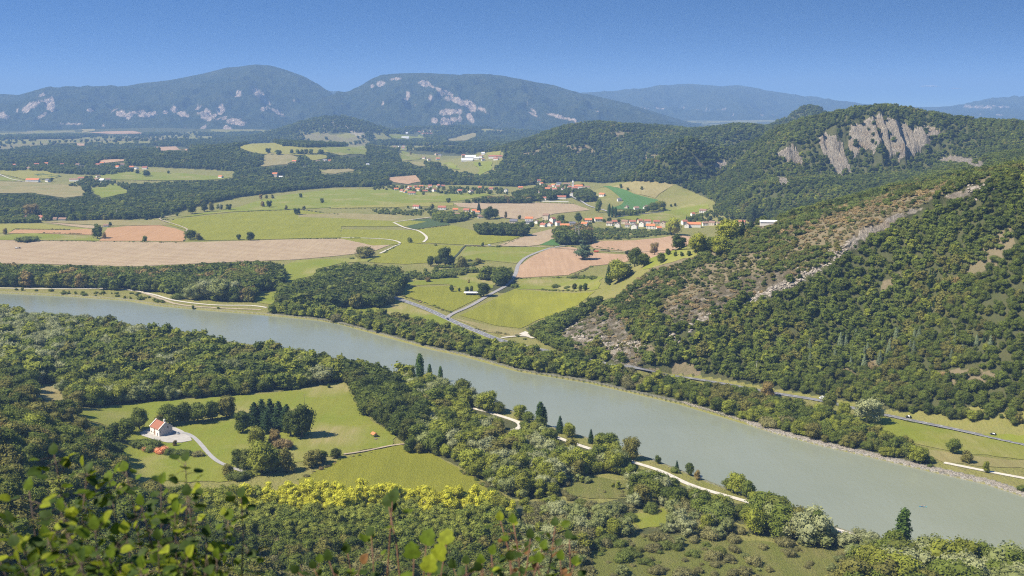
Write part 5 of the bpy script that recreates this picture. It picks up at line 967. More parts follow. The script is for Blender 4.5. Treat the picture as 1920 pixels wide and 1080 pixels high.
# two faint clouds
cm = bpy.data.materials.new('cloud'); cm.use_nodes = True; t = cm.node_tree; pb_ = t.nodes['Principled BSDF']; pb_.inputs['Base Color'].default_value = (.9,.85,.85,1); pb_.inputs['Roughness'].default_value = 1
tr = N(t, 'ShaderNodeBsdfTransparent'); mx = N(t, 'ShaderNodeMixShader'); lw = N(t, 'ShaderNodeLayerWeight'); lw.inputs[0].default_value = .35; mr = N(t, 'ShaderNodeMapRange'); mr.inputs[1].default_value = .15; mr.inputs[2].default_value = .9; mr.inputs[3].default_value = .10; mr.inputs[4].default_value = 1.0
t.links.new(lw.outputs['Facing'], mr.inputs[0]); t.links.new(mr.outputs[0], mx.inputs[0]); t.links.new(pb_.outputs[0], mx.inputs[1]); t.links.new(tr.outputs[0], mx.inputs[2]); t.links.new(mx.outputs[0], t.nodes['Material Output'].inputs[0])
import bmesh
for (px, py, sx, lb) in ((1743, 162, 15, 'small flat pinkish cloud above the far ridge, larger one'), (1790, 166, 9, 'tiny pinkish cloud above the far ridge, right of the larger one')):
    D = 44000; cx_, cy_, cz_ = dpt(px, py, D); bm = bmesh.new(); rs = random.Random(sx)
    for i in range(14):
        q = rs.uniform(-1, 1); mt = Matrix.Translation((q*sx*D/F, rs.uniform(-200, 200), rs.uniform(-.2, .35)*sx*D/F*.25*(1-abs(q)))) @ Matrix.Diagonal((sx*D/F*.28, 250, sx*D/F*.11*(1.2-abs(q)), 1)); bmesh.ops.create_icosphere(bm, subdivisions=3, radius=1, matrix=mt)
    for f_ in bm.faces: f_.smooth = True
    me = bpy.data.meshes.new('cloud'); bm.to_mesh(me); bm.free(); me.materials.append(cm); o = link('cloud', me); o.location = (cx_, cy_, cz_); tag(o, lb, 'cloud', kind='structure')

# ------------------------------------------------------------------ single trees, each at its surveyed foot
T_ = [
 (183,447,24,'oak','big lone walnut tree at the left end of the orange field',1.2),(181,430,12,'broad','smaller round tree just behind the big lone walnut tree',1.1),(196,448,13,'rust','bare branched greyish tree leaning on the big lone walnut tree',.8),
 (10,440,12,'rust','small rust brown tree at the left edge of the narrow field',1.1),(272,454,13,'broad','small round tree alone on the orange field',1.0),
 (207,424,9,'oak','dark round tree beside the tiny field shed',1.0),(358,449,21,'broad','bushy tree at the right end of the orange field',1.5),(372,450,14,'olive','lower olive tree at the right foot of the bushy tree',1.3),
 (360,401,21,'oak','dark round tree, left of three along the big meadow edge',1.2),(383,397,19,'oak','dark round tree, middle of three along the big meadow edge',1.1),(397,397,18,'olive','olive tree, right of three along the big meadow edge',.8),
 (429,394,12,'oak','round tree right of the tall white pole',1.3),(412,394,14,'willow','slim grey tree behind the tall white pole',.9),(493,388,11,'rust','brownish tree, left one of a close pair on the meadow',1.0),(505,389,14,'oak','dark tree, right one of a close pair on the meadow',1.1),
 (489,374,10,'rust','russet tree, left of three small ones below the far wood',1.1),(500,373,9,'broad','small green tree, middle of three below the far wood',.9),(511,373,10,'olive','small olive tree, right of three below the far wood',.8),
 (564,371,9,'broad','lone round tree high on the bright green meadow',1.1),(537,393,9,'olive','tiny olive tree on the meadow right of the close pair',1.0),(570,394,9,'olive','tiny tree beside the lone meadow bush',1.0),(557,403,14,'oak','round dark tree beside the thin brown fallow strip',1.3),
 (448,450,12,'oak','round dark tree, left one of two above the long tan field',1.1),(470,451,17,'oak','broad dark tree, right one of two above the long tan field',1.4),(305,409,10,'broad','small tree at the bend of the brown lane',1.0),(332,405,8,'broad','tiny round tree on the meadow below the wood',1.0),
 (235,413,17,'oak','round dark tree alone at the wood foot right of the white pole',1.0),(275,413,13,'fir','slim dark tree at the foot of the left wood',1.1),(62,409,28,'rust','copper brown tree beside the white house at left',1.4),(217,412,9,'light','yellow green shrubby tree under the white pole',1.1),(134,412,24,'fir','tall dark fir right of the white house',1.1),
 (604,381,10,'broad','lone tree in the crop field below the far row',1.1),(794,366,9,'broad','small tree in front of the orange roofed hamlet',1.0),(841,381,11,'oak','lone round tree on the far bright green meadow',1.2),(790,392,6,'broad','small tree left of the vineyard houses',1.2),(810,393,12,'olive','bushy tree left of the wide brown roofed house',1.0),(765,391,6,'broad','small tree left of the first vineyard house',1.1),
 (898,398,19,'fir','tall dark pine behind the white houses',1.4),(917,411,25,'oak','tall dark tree right of the white houses',1.1),(929,409,19,'oak','round dark tree, rightmost of the pair by the white houses',1.2),(910,409,15,'willow','pale grey tree between pine and dark trees',1.0),(948,410,14,'rust','narrow rust coloured conifer in front of the brown field',.6),(974,411,9,'olive','small tree behind the grey roofed house',1.1),(888,407,11,'broad','dark shrub like tree below the white houses',1.1),
 (997,428,14,'oak','dark cone shaped tree in front of the orange roofed building',1.0),(1011,424,10,'broad','small tree right of the orange roofed building',1.0),(1054,417,15,'oak','dark tree, right one of two behind the middle row',1.0),(1048,416,14,'light','light green tree, left one of two behind the middle row',.9),(1085,417,18,'oak','big round tree alone above the middle row',1.2),(1020,412,9,'oak','dark tree beside the tall brown roofed house',1.0),
 (1122,398,26,'broad','tall slim pine with a bare white trunk beside the lane',.8),(1142,407,25,'column','poplar with a broad crown, leftmost of three',1.2),(1148,408,22,'column','poplar, middle of three beside the village wall',1.2),(1154,408,20,'column','poplar, rightmost of three beside the village wall',1.3),(1164,353,9,'broad','small dark tree at the top of the dry hillside',.9),(1177,357,6,'broad','tiny bush like tree on the dry hillside, left one',1.1),(1203,356,7,'broad','tiny bush like tree on the dry hillside, right one',1.0),
 (1225,397,20,'broad','dense tree, left one at the right end of the hedge',1.4),(1238,395,20,'light','bright green tree, right one at the end of the hedge',1.5),(1213,398,12,'broad','lower tree left of the hedge end trees',1.3),(1258,388,6,'oak','tiny tree on the pale meadow, left one',1.0),(1266,387,7,'oak','tiny tree on the pale meadow, right one',1.0),(1195,417,9,'oak','round dark tree on the roofs behind the front row',1.0),
 (1263,441,37,'plane','great yellow green plane tree beside the front village row',1.2),(1273,468,28,'oak','round dark tree on the tan field below the plane tree',1.5),(1287,418,14,'fir','dark fir behind the village end roofs',1.0),(1310,474,42,'plane','plane tree with olive shade, lower left of the yellow group',1.3),(1362,452,46,'plane','tallest plane tree of the yellow group above the ridge',1.4),(1352,478,38,'plane','plane tree low right in the yellow group',1.4),(1333,470,30,'broad','dark green tree wedged between the plane trees',1.1),(1392,440,28,'fir','dark conifer right of the plane trees',1.5),(1408,432,20,'cedar','pale tiered cedar at the village end',1.3),(1411,417,36,'oak','tall thin dark tree behind the white hall roof',.9),
 (1093,487,38,'cedar','huge dark cedar standing on the pale ploughed field',1.25),(1190,500,38,'oak','tall dark tree left of the orchard strip',1.1),(1207,500,26,'broad','mid green tree leaning on the tall dark tree',1.4),(1175,478,9,'oak','small dark tree left of the tall dark tree',1.2),(1227,478,24,'rust','brownish thin crowned tree right of the tan field',.9),(1240,493,20,'broad','stubby green tree below the orchard row',1.3),
 (1253,479,13,'oak','round orchard tree, first from the left',1.2),(1266,481,10,'oak','round orchard tree, second from the left',1.0),(1278,481,10,'oak','round orchard tree, third from the left',1.0),(1292,480,11,'oak','round orchard tree, fourth from the left',1.2),(1160,528,42,'light','bright green spreading tree behind the rocky nose',1.5),(1141,532,36,'fir','dark ragged conifer left of the bright spreading tree',1.2),(1178,518,24,'cedar','bluish cedar crown between two dark trees',1.3),
 (1129,470,5,'bush','small round bush, first of three on the lane right of cedar',1.2),(1134,470,5,'bush','small round bush, second of three on the lane right of cedar',1.2),(1140,471,5,'bush','small round bush, third of three on the lane right of cedar',1.2),(1114,472,6,'oak','little dark tree just right of the cedar',1.0),(1078,521,7,'bush','lone dark bush on the lower edge of the ploughed field',1.6),
 (835,499,37,'oak','tall dark rounded tree, biggest in the centre of the plain',1.05),(822,498,22,'broad','mid tree at the left foot of the tall dark rounded tree',1.1),(807,499,20,'oak','dark tree, leftmost of the central clump',1.1),(846,499,22,'oak','shoulder tree on the right side of the tall dark one',.9),(867,504,26,'olive','ragged olive tree right of the central clump',1.2),(897,494,12,'olive','round bushy tree with a rust spot near the creek',1.7),(880,490,6,'bush','low bush beside the creek tree',1.5),(905,491,5,'bush','small bush on the meadow inside the road bend',1.4),
 (768,455,11,'broad','round bush like tree alone on the yellow green field',1.3),(828,518,13,'fir','small pointed tree by the creek hedge',1.0),(802,529,10,'rust','rusty round tree on the green meadow',1.4),(847,547,13,'oak','round dark tree, leftmost on the shed field edge',1.0),(861,547,8,'oak','small dark tree, second on the shed field edge',.9),(875,548,12,'broad','tree behind the left end of the pale roofed shed',1.1),(884,547,12,'broad','slim tree behind the pale roofed shed',.8),(907,556,27,'oak','big round tree beside the pale roofed shed',1.45),(879,531,8,'rust','tiny red brown tree on the green meadow',.7),
 (1077,543,13,'oak','dark tree, left of three on the meadow hedge',1.0),(1088,544,11,'broad','green tree, middle of three on the meadow hedge',1.1),(1097,545,15,'oak','pointed dark tree, right of three on the meadow hedge',1.0),(1043,540,9,'bush','dark low bush left of the meadow hedge trees',1.6),(1063,541,7,'bush','small bush between hedge trees and low bush',1.6),(817,461,5,'bush','tiny bush on the lane left of the parked van',1.2),(934,464,6,'bush','tiny bush right of the parked van',1.2),(905,462,8,'broad','small bushy tree left of the parked van',1.1),
 (685,483,22,'olive','wide mound shaped thicket beside the kinked white lane',2.4),(53,453,13,'bush','broad dark bush on the green strip at left',2.6),(660,486,5,'bush','small bush left of the mound shaped thicket',1.5),(682,341,7,'broad','lone tree',1.0),
 (503,287,10,'oak','round dark tree on the golden hilltop field, left one',1.5),(522,291,11,'oak','round dark tree on the golden hilltop field, right one',1.6),(547,288,9,'oak','oval dark tree left in the hilltop row',1.1),(558,289,10,'broad','tree second in the hilltop row',1.2),(566,289,10,'broad','tree third in the hilltop row',1.2),(574,289,10,'oak','tree fourth in the hilltop row',1.2),(583,289,10,'broad','tree at the right end of the hilltop row',1.2),(602,290,11,'oak','broad dark tree right of the hilltop row',1.7),(564,306,16,'fir','dark pointed tree by the hill hamlet',.9),(770,291,7,'rust','rusty tree on the side valley meadow',1.0),(899,312,8,'oak','lone tree on the green meadow tongue',.9),(848,249,5,'oak','small dark tree on the far slope',1.0),
 (247,323,9,'oak','round tree, left of three below the grey roofed farm',1.3),(258,326,9,'oak','round tree, middle of three below the grey roofed farm',1.2),(275,331,13,'oak','round tree, right and largest below the grey roofed farm',1.6),(316,326,7,'oak','small dark tree on the pale meadow strip',1.0),(166,360,14,'oak','dark tree at the end of the brown farm track',.9),(97,341,9,'oak','dark tree right of the orange roofed barn',1.0),
 (233,829,47,'broad','big spreading tree left of the farmhouse',1.15),(214,826,36,'oak','dark tree at the left end of the farmhouse grove',1.2),(262,806,44,'broad','tree with a pale forked trunk behind the farmhouse',1.0),(246,812,34,'broad','mid green tree between the spreading and forked ones',1.0),(318,797,46,'broad','large tree directly behind the farmhouse roof',1.25),(345,794,42,'oak','dark tree, second behind the farmhouse',1.1),(370,793,44,'broad','broad tree, third in the row behind the farmhouse',1.2),(398,788,38,'oak','dark tree, fourth in the row behind the farmhouse',1.1),(425,783,42,'olive','olive tree at the right end of the farmhouse row',1.3),(300,800,26,'olive','low tree close to the farmhouse chimney',1.2),
 (455,811,44,'oak','dense dark ball shaped tree alone left of the fir copse',1.05),(478,798,46,'fir','dark fir, first from the left in the fir copse',2.1),(492,796,50,'fir','dark fir, second from the left in the fir copse',2.1),(508,800,54,'fir','dark fir, third and tallest in the fir copse',2.1),(524,802,52,'fir','dark fir, fourth in the fir copse',2.1),(538,806,50,'fir','dark fir, fifth in the fir copse',2.1),(500,812,40,'fir','dark fir in the front rank of the fir copse',2.1),(566,820,68,'oak','large dark rounded tree at the right end of the copse',.95),(545,817,50,'oak','dark tree between firs and the large rounded tree',1.0),
 (483,838,42,'light','bright green tree in the middle of the copse',1.2),(515,836,34,'rust','bare greyish tree in the middle of the copse',1.0),(532,842,26,'brownbush','pale brown thicket in the middle of the copse',1.3),(490,887,66,'light','biggest bright green tree of the lower copse',1.15),(462,880,40,'broad','mid green tree left in the lower copse',1.1),(446,878,38,'oak','dark tree at the left end of the lower copse',1.0),(515,886,52,'broad','tall green tree right of the biggest bright one',1.0),(538,884,48,'olive','ragged tree at the right end of the lower copse',1.0),(428,892,26,'olive','yellowing thicket at the lane end of the lower copse',1.4),(450,896,20,'bush','low bushes at the foot of the lower copse',1.8),
 (585,875,36,'olive','round brownish green tree alone on the meadow edge',1.4),(604,868,26,'oak','dark shrubby tree right of the round brownish one',1.4),(630,859,22,'oak','small dark tree at the head of the pale track',1.3),(617,728,9,'oak','tiny dark tree in front of the wood edge',1.1),(769,848,30,'oak','dark tree standing by itself at the end of the pale track',1.1),(786,850,20,'olive','smaller tree right of the lone one by the pale track',1.2),
 (262,838,20,'bush','green yellow bush in front of the farmhouse, left end',1.5),(285,842,22,'bush','wide green bush below the farmhouse wall',1.7),(277,846,14,'pink','pink bush, left one below the farmhouse',1.2),(304,850,18,'pink','salmon pink bush, right one below the farmhouse',1.1),(318,851,16,'bush','bright bush right of the salmon pink one',1.4),(334,852,14,'bush','low bush, middle of the farmyard hedge',1.6),(350,853,15,'bush','yellow green bush in the farmyard hedge',1.6),(371,855,13,'greybush','grey green bush at the right end of the farmyard hedge',1.6),(328,836,12,'rust','small brown leaved tree on the pale yard',.9),
 (788,716,54,'column','tallest dark poplar on the near bank, leftmost of three',1.3),(806,718,36,'column','thin dark poplar on the near bank, middle of three',1.1),(826,722,36,'column','thin dark poplar on the near bank, rightmost of three',1.1),(757,716,34,'fir','dark pointed tree left of the three bank poplars',1.4),(772,722,40,'sapling','light slender tree left of the tallest poplar',1.2),
 (915,772,42,'light','yellow green feathery tree by the white path bend',1.3),(903,765,34,'willow','grey tree at the head of the white path',1.2),(935,775,26,'broad','round green tree between path and river',1.4),(975,786,30,'light','light tree beside the hooked path end',1.2),(990,792,24,'broad','green tree right of the hooked path end',1.3),(1013,800,48,'column','tall ragged poplar by the river right of the hooked path',1.5),(1020,800,38,'column','shorter companion of the ragged riverside poplar',1.5),(1050,812,34,'fir','dark pointed tree alone by the water',1.4),(1068,820,30,'light','feathery yellow green tree by the water',1.2),(1108,831,28,'fir','dark small pine on the bank',1.3),(1128,834,26,'broad','rounded green tree on the bank, left one',1.4),(1143,841,32,'broad','rounded green tree on the bank, right one',1.5),(1185,862,44,'olive','large lone bushy tree at the water edge',1.1),(1234,869,16,'oak','small round tree on the bare bank',1.1),(1269,882,20,'fir','small dark pointed tree on the bare bank',1.3),(1293,891,25,'oak','dark conical tree beside the pale dead one',1.1),(1307,899,20,'rust','pale dead tree on the bank',.9),
 (1382,925,42,'light','big two toned tree at the water edge, lower right',1.3),(1402,932,34,'broad','darker tree right of the big two toned one',1.2),(1366,918,26,'broad','low tree left of the big two toned one',1.3),(1690,1044,96,'column','single dark poplar against the river, lower right',1.3),
 (1787,850,30,'broad','round bush tree alone in the grass strip',1.2),(1813,868,26,'olive','thin pale crowned tree by the riverside path',1.2),(1848,886,24,'light','small yellowing tree by the riverside path',.7),(1552,776,42,'broad','tree hiding the back of the white van',1.0),(1625,794,54,'silver','large grey willow beside the main road',1.15),(1582,782,30,'light','light tree between van and grey willow',1.1),(1438,745,32,'rust','maroon brown tree by the roadside',1.1),
 (268,544,18,'light','pale young tree on the far bank, left one',.9),(281,546,16,'light','pale young tree on the far bank, right one',1.0),(304,547,20,'plane','yellow turning tree on the far bank',1.5),(335,560,14,'bush','bush at the foot of the silver willows',1.5),(362,580,8,'oak','tiny dark tree between the far bank tracks',1.0),(437,565,12,'bush','bush right of the silver willows, left one',1.3),(463,566,14,'willow','bush right of the silver willows, right one',1.1),
 (44,536,27,'light','rounded light tree in front of the dark wood, first',1.1),(59,537,26,'light','rounded light tree in front of the dark wood, second',1.1),(77,538,26,'light','rounded light tree in front of the dark wood, third',1.1),(100,539,30,'light','wide light tree in front of the dark wood, fourth',1.6),
 (1010,826,36,'willow','grey willow below the hooked path end',1.3),(1030,836,34,'broad','green tree crowding the towpath, first of a line',1.3),(1072,850,32,'olive','olive tree crowding the towpath, second of a line',1.3),(1126,872,38,'broad','green tree crowding the towpath, third of a line',1.4),(1152,880,40,'willow','willow crowding the towpath, fourth of a line',1.3),(1216,906,26,'silver','pale bush willow leaning over the towpath',1.3),(1300,938,26,'olive','olive tree leaning over the towpath, middle',1.4),(1352,955,34,'willow','willow standing over the lower towpath',1.3),(1418,985,50,'broad','tall green tree at the towpath corner',1.1),(1448,994,56,'willow','tall willow right of the towpath corner',1.2),(1485,1006,60,'olive','tall olive tree over the lower towpath',1.1),(1522,1014,62,'oak','tall dark tree over the lower towpath',1.1),
 (390,562,44,'silver','great silver willow on the far bank, left one',1.15),(415,563,48,'willow','great silver willow on the far bank, middle one',1.15),(437,562,38,'silver','great silver willow on the far bank, right one',1.0),(362,562,34,'willow','grey willow at the left foot of the great ones',1.1),
]
for (px, py, h, sp_, lb, wd) in T_:
    if lb == 'lone tree': continue
    tree(px, py, h, sp_, lb, wid=wd, parts=h >= 12)
TXY = None

# ------------------------------------------------------------------ woodland
BIRD = dict(oak=3, broad=3, light=1.2, olive=1.2, rust=.3)
def edens(*a): return 1.0
LW = widen([(-140,590),(0,592),(150,611),(260,636),(235,668),(120,690),(-140,690)])
scatter('leftwillow', cand(LW, 8.5, 380, 2500), dict(willow=2.4, silver=1.5, light=.9, broad=1.4, olive=1.2), (9, 18), 'in the pale willows at the left bank end', 'trees of the left bank willows')
scatter('leftbank', cand(WD['leftbank'], 8.8, 380, 2500, excl=[LW]), dict(willow=1.8, silver=.5, oak=1.6, light=1.5, broad=2.6, olive=2.2, rust=.35), (8, 19), 'in the wood along the left bank', 'trees of the left bank wood')
scatter('mound', cand(WD['mound'], 9.2, 330, 1400), dict(oak=2.4, olive=1.6, broad=2.8, rust=.2, light=1.1), (8, 19), 'on the wooded slope at lower left', 'trees of the lower left slope')
scatter('edge', cand(WD['field_edge'], 8.6, 380, 1500), dict(oak=4, broad=2), (13, 19), 'at the dark wood edge right of the meadow', 'dark trees at the meadow edge')
def wdens(X, Y, qx, qy): return np.where(inpoly(qx, qy, [(900,772),(990,800),(1190,868),(1180,850),(1000,780),(905,762)]), .35, .95)
scatter('willows', cand(WD['willows'], 7.0, 380, 1500, dens=wdens), dict(willow=2.6, broad=2.0, silver=1.0, light=1.6, sapling=1.0, olive=1.8, oak=.8), (6, 17), 'in the willow wood on the near bank', 'trees of the near bank willow wood')
scatter('bankline', cand(WD['bankline'], 7.5, 380, 1500), dict(willow=2.2, olive=1.2, silver=.9, broad=1.8, oak=.8, bush=1), (7, 15), 'beside the white towpath', 'trees beside the towpath')
scatter('pathside', cand([(980,808),(1100,848),(1190,876),(1300,924),(1400,952),(1560,1002),(1560,1022),(1400,978),(1300,950),(1190,902),(1100,870),(980,828)], 6.0, 330, 1500), dict(willow=2, olive=1.6, broad=2, silver=.8, light=1), (5, 12), 'close below the white towpath', 'trees below the towpath')
scatter('bottomright', cand(WD['bottomright'], 8.6, 330, 1500), dict(willow=3.0, silver=1.2, broad=1.6, light=1.4, olive=1.8), (9, 22), 'in the grey willow wood at lower right', 'trees of the lower right wood')
scatter('centre', cand(WD['centre'], 6.6, 330, 1500, dens=lambda X, Y, a, b: .75+0*X), dict(willow=2.6, greybush=1.5, silver=1.2, light=1.2, bush=1.2, olive=1.3, sapling=.8), (5, 12), 'in the loose willow thicket at bottom centre', 'trees of the bottom centre thicket')
scatter('bottom', cand(WD['bottom'], 6.6, 330, 1500), dict(olive=2.2, broad=1.8, greybush=1.3, oak=1.4, rust=.5, light=1.0, willow=.5), (7, 12), 'in the scrubby wood along the bottom edge', 'trees of the bottom edge wood')
PL = WD['plantation']; pl_c = cand(PL, 4.6, 330, 1500); qx, qy = proj(pl_c[:, 0], pl_c[:, 1], H(pl_c[:, 0], pl_c[:, 1])); frontrow = qy > 982+34*(fbm(qx, qx*0, 90, 2, 3)-.5)
scatter('plantback', pl_c[~frontrow], dict(light=1.0, yellow=4.0, sapling=2.0), (10, 19.5), 'in the yellow poplar plantation', 'trees of the yellow plantation', free=True)
scatter('sapfield', cand([(335,945),(440,935),(455,1000),(440,1040),(350,1000)], 5.5, 330, 1500), dict(sapling=3, light=2), (9, 13), 'in the pale sapling patch left of the plantation', 'trees of the sapling patch')
scatter('plantfront', pl_c[frontrow], dict(broad=1.5, sapling=2.6, light=1.2), (11, 15), 'in the green front rows of the plantation', 'green trees before the plantation', free=True)
scatter('farbank', cand(WD['farbank'], 6.0, 600, 1800), dict(olive=2.4, broad=2.2, light=1.8, oak=1.0, greybush=.9, willow=.5), (5.5, 12.5), 'in the tree belt along the far bank', 'trees of the far bank belt', free=True)
scatter('farwood', cand(WD['farwood'], 8.0, 900, 2200), dict(oak=3.6, rust=.35, broad=2.4, olive=1.2, willow=.4), (14, 22), 'in the dark wood beyond the river bend', 'trees of the wood beyond the bend')
scatter('nose', cand(WD['nose'], 6.5, 700, 1500), dict(oak=2.5, broad=2.5, light=.8, olive=.8), (7, 13), 'at the foot of the rocky nose', 'trees at the foot of the nose')
scatter('centrewood', cand(WD['centrewood'], 7.6, 900, 2200), dict(oak=3.6, broad=2.0, willow=.6, olive=1.4), (12, 21), 'in the dark wood at the head of the main road', 'trees of the wood by the road')
scatter('copse', cand(WD['copse'], 7.0, 1500, 2600), dict(oak=5, broad=1), (15, 20), 'in the dark copse on the open plain', 'trees of the dark copse')
scatter('roadgrove', cand(WD['roadgrove'], 6.5, 900, 2200), dict(oak=2, broad=3), (13, 20), 'in the grove where the side road bends', 'trees of the side road grove')
scatter('manor', cand(WD['manor'], 7.5, 900, 2600), dict(oak=2, broad=1, rust=1.2), (14, 24), 'in the manor trees left of the cedar', 'manor trees')
scatter('villagewood', cand(WD['villagewood'], 8, 2000, 3400), dict(oak=4, broad=1.5), (12, 19), 'in the grove below the church village', 'trees below the church village')
scatter('villagegap', cand(WD['villagegap'], 8, 2000, 3400), dict(oak=4, broad=1.5), (12, 18), 'beside the church village lane', 'trees by the church lane')
scatter('avenue', cand(WD['avenue'], 7, 2000, 3400, dens=lambda X, Y, a, b: np.where(a < 920, .35, .9)), dict(oak=3.5, rust=.8, broad=1.5), (8, 15), 'in the dark row above the pale harvested field', 'trees of the dark row')
scatter('poplarend', cand(WD['poplarend'], 6.5, 1800, 3000), dict(broad=3, oak=1, light=.8), (7, 12), 'in the hedge right of the poplars', 'trees of the poplar hedge')
scatter('hedgeleft', cand(WD['hedgeleft'], 5.5, 1700, 3000), dict(light=1, broad=3), (7, 11), 'in the long green hedge at the left edge', 'trees of the long left hedge')
scatter('hamletgrove', cand(WD['hamletgrove'], 6.5, 1700, 3000, dens=lambda X, Y, a, b: .8+0*X), dict(broad=3, light=1.4, oak=1.2), (8, 13), 'in the grove below the vineyard houses', 'trees below the vineyard houses')
scatter('creek', cand(WD['creek'], 6.5, 900, 2300, dens=lambda X, Y, a, b: .55+0*X), dict(sapling=1.4, bush=2, broad=2), (3, 11), 'along the creek hedge', 'trees of the creek hedge')
HED = [([(672,438),(795,439),(795,443),(672,442)], .9, (4,8)), ([(550,443),(660,445),(660,448),(550,446)], .8, (2,4)), ([(805,503),(850,498),(895,494),(895,498),(850,503)], .7, (3,6)), ([(962,538),(1130,541),(1130,546),(962,543)], .55, (3,7)),
 ([(1010,522),(1060,520),(1150,524),(1150,536),(1120,540),(1085,536),(1090,524)], .25, (3,7)), ([(700,394),(780,396),(800,403),(770,405),(700,400)], .35, (4,8)), ([(1080,432),(1130,428),(1250,432),(1260,440),(1160,450),(1085,448)], .30, (3,7)), ([(560,430),(600,428),(690,431),(560,433)], .0, (2,3)),
 ([(455,392),(490,392),(490,395),(455,395)], .9, (4,6)), ([(1095,418),(1260,420),(1262,416),(1090,412)], .3, (5,9)), ([(965,425),(1110,427),(1110,419),(965,412)], .22, (4,8)), ([(770,398),(900,412),(910,405),(780,389)], .25, (4,8)), ([(1280,420),(1440,425),(1440,415),(1300,396)], .35, (6,11)), ([(1000,360),(1100,362),(1100,350),(1000,350)], .28, (6,11)), ([(690,368),(950,366),(950,355),(700,350)], .22, (5,10)),
 ([(1740,872),(1920,918),(1920,926),(1850,906),(1740,881)], .5, (2,5)), ([(0,543),(260,550),(330,573),(480,584),(480,588),(300,574),(230,562),(0,550)], .16, (2,5)), ([(1195,868),(1320,918),(1400,945),(1400,935),(1280,888),(1200,860)], .12, (2,5)), ([(855,607),(985,633),(985,637),(860,613)], .3, (1.5,3)), ([(0,302),(240,303),(245,322),(200,330),(0,320)], .45, (8,13)), ([(130,350),(150,332),(240,345),(240,350),(170,352)], .35, (6,11)), ([(560,318),(700,318),(720,300),(600,298)], .5, (8,13))]
for i, (po, de, hr) in enumerate(HED):
    if de: scatter('hedge%d' % i, cand(po, 5.0 if hr[1] < 8 else 8, 500, 4200, dens=lambda X, Y, a, b, d=de: d+0*X), dict(broad=2, bush=3, light=1, oak=1.4) if hr[1] < 9 else dict(oak=2, broad=3, light=.6), hr, 'in the hedges and gardens of the plain', 'hedge and garden trees of the plain')
scatter('hilltop', cand([(508,265),(545,262),(600,268),(608,276),(560,277),(525,272)], 11, 3600, 5600), dict(oak=4, broad=1), (12, 19), 'in the dark wood capping the golden hill', 'trees of the hilltop wood', free=True)
ROWS = [[(80,452),(340,456)],[(28,430),(140,431)],[(180,440),(80,437)],[(860,381),(1000,379),(1075,382)],[(620,391),(850,391)],[(870,463),(1040,464),(1110,462)],[(860,612),(975,632)],[(748,553),(845,586)],[(968,523),(1070,521),(1110,500)],[(1100,545),(1010,543)],[(935,463),(985,443)],[(560,449),(690,447)],[(0,343),(50,341),(150,350)],[(350,432),(345,453)],[(240,412),(330,412)],[(1106,462),(1200,474)],[(560,900),(640,862),(700,847)],[(865,884),(940,930)],[(690,491),(752,457)],[(1560,774),(1640,779),(1760,802)],[(200,340),(415,338)],[(100,336),(45,338)],[(775,431),(846,422)],[(450,397),(560,393),(640,403)]]
rp = []
for q in ROWS:
    a_, b_, _ = Wn(np.array(q)[:, 0], np.array(q)[:, 1]); L_ = np.r_[0, np.cumsum(np.hypot(np.diff(a_), np.diff(b_)))]; t_ = np.arange(0, L_[-1], 3.4); t_ = t_[RNG.random(len(t_)) < .7]
    rp.append(np.stack([np.interp(t_, L_, a_)+RNG.normal(size=len(t_))*.8, np.interp(t_, L_, b_)+RNG.normal(size=len(t_))*.8], 1))
scatter('rows', np.concatenate(rp), dict(bush=3, greybush=1.6, brownbush=.8), (1.0, 3.2), 'in the low rows between the fields', 'bushes of the field edges', free=True)
# clearings: scattered bushes
scatter('clear', cand([(1040,890),(1190,895),(1260,960),(1600,1020),(1600,1120),(1080,1120),(1000,1000)], 5.5, 330, 1400, dens=lambda X, Y, a, b: .10+.5*(fbm(X, Y, 22, 2, 13) > .56)), dict(bush=2, greybush=2, willow=1, sapling=.8, light=.5), (1.5, 7), 'scattered in the dry clearings', 'bushes of the dry clearings', free=True)
def hdens(X, Y, qx, qy):
    R_ = bil(RKG, X, Y); S_ = bil(SCG, X, Y); z = H(X, Y); st = np.hypot(H(X+3, Y)-H(X-3, Y), H(X, Y+3)-H(X, Y-3))/6
    cl = fbm(X, Y, 38, 3, 55)
    d = np.where(S_ > .4, .07+.8*(cl > .535), np.where(cl > .36, 1.0, .72)); d = d*(1-sstep(.15, .5, R_)*.96); d = np.where((st > 1.1) & (R_ > .1), .03+.45*(fbm(X*1.6, Y*.4, 30, 3, 66) > .57), d)
    low = inpoly(qx, qy, [(1500,690),(1700,660),(1930,700),(1930,790),(1700,760),(1500,735)]); return np.where(low & (cl < .46), .45, d)
RKG = rk.reshape(GX.shape); SCG = sc.reshape(GX.shape)
HX = cand(HILLS, 4.7, 780, 1560, box=(-20, 1150, 740, 1560), dens=hdens)
isS = bil(SCG, HX[:, 0], HX[:, 1]) > .4
scatter('ridge', HX[~isS], dict(oak=3.4, broad=3.4, light=.6, olive=1.3, fir=.7, rust=.15), (3.6, 10.5), 'on the wooded flank of the right hill', 'trees of the right hill flank')
scatter('scrubridge', HX[isS], dict(brownbush=1.0, oak=2, bush=2.4, olive=1.8, broad=1), (3.0, 7), 'on the dry crest of the right hill', 'bushes of the dry crest')
SX = cand(SCRUB, 3.6, 880, 1500, box=(0, 700, 880, 1400), dens=lambda X, Y, a, b: .6*(bil(RKG, X, Y) < .5)*np.where(bil(RKG, X, Y) > .3, .5, 1)); scatter('drybush', SX, dict(brownbush=2.6, greybush=2.6, bush=1.6, olive=.6), (1.6, 3.8), 'covering the dry crest of the right hill', 'bushes of the dry crest')
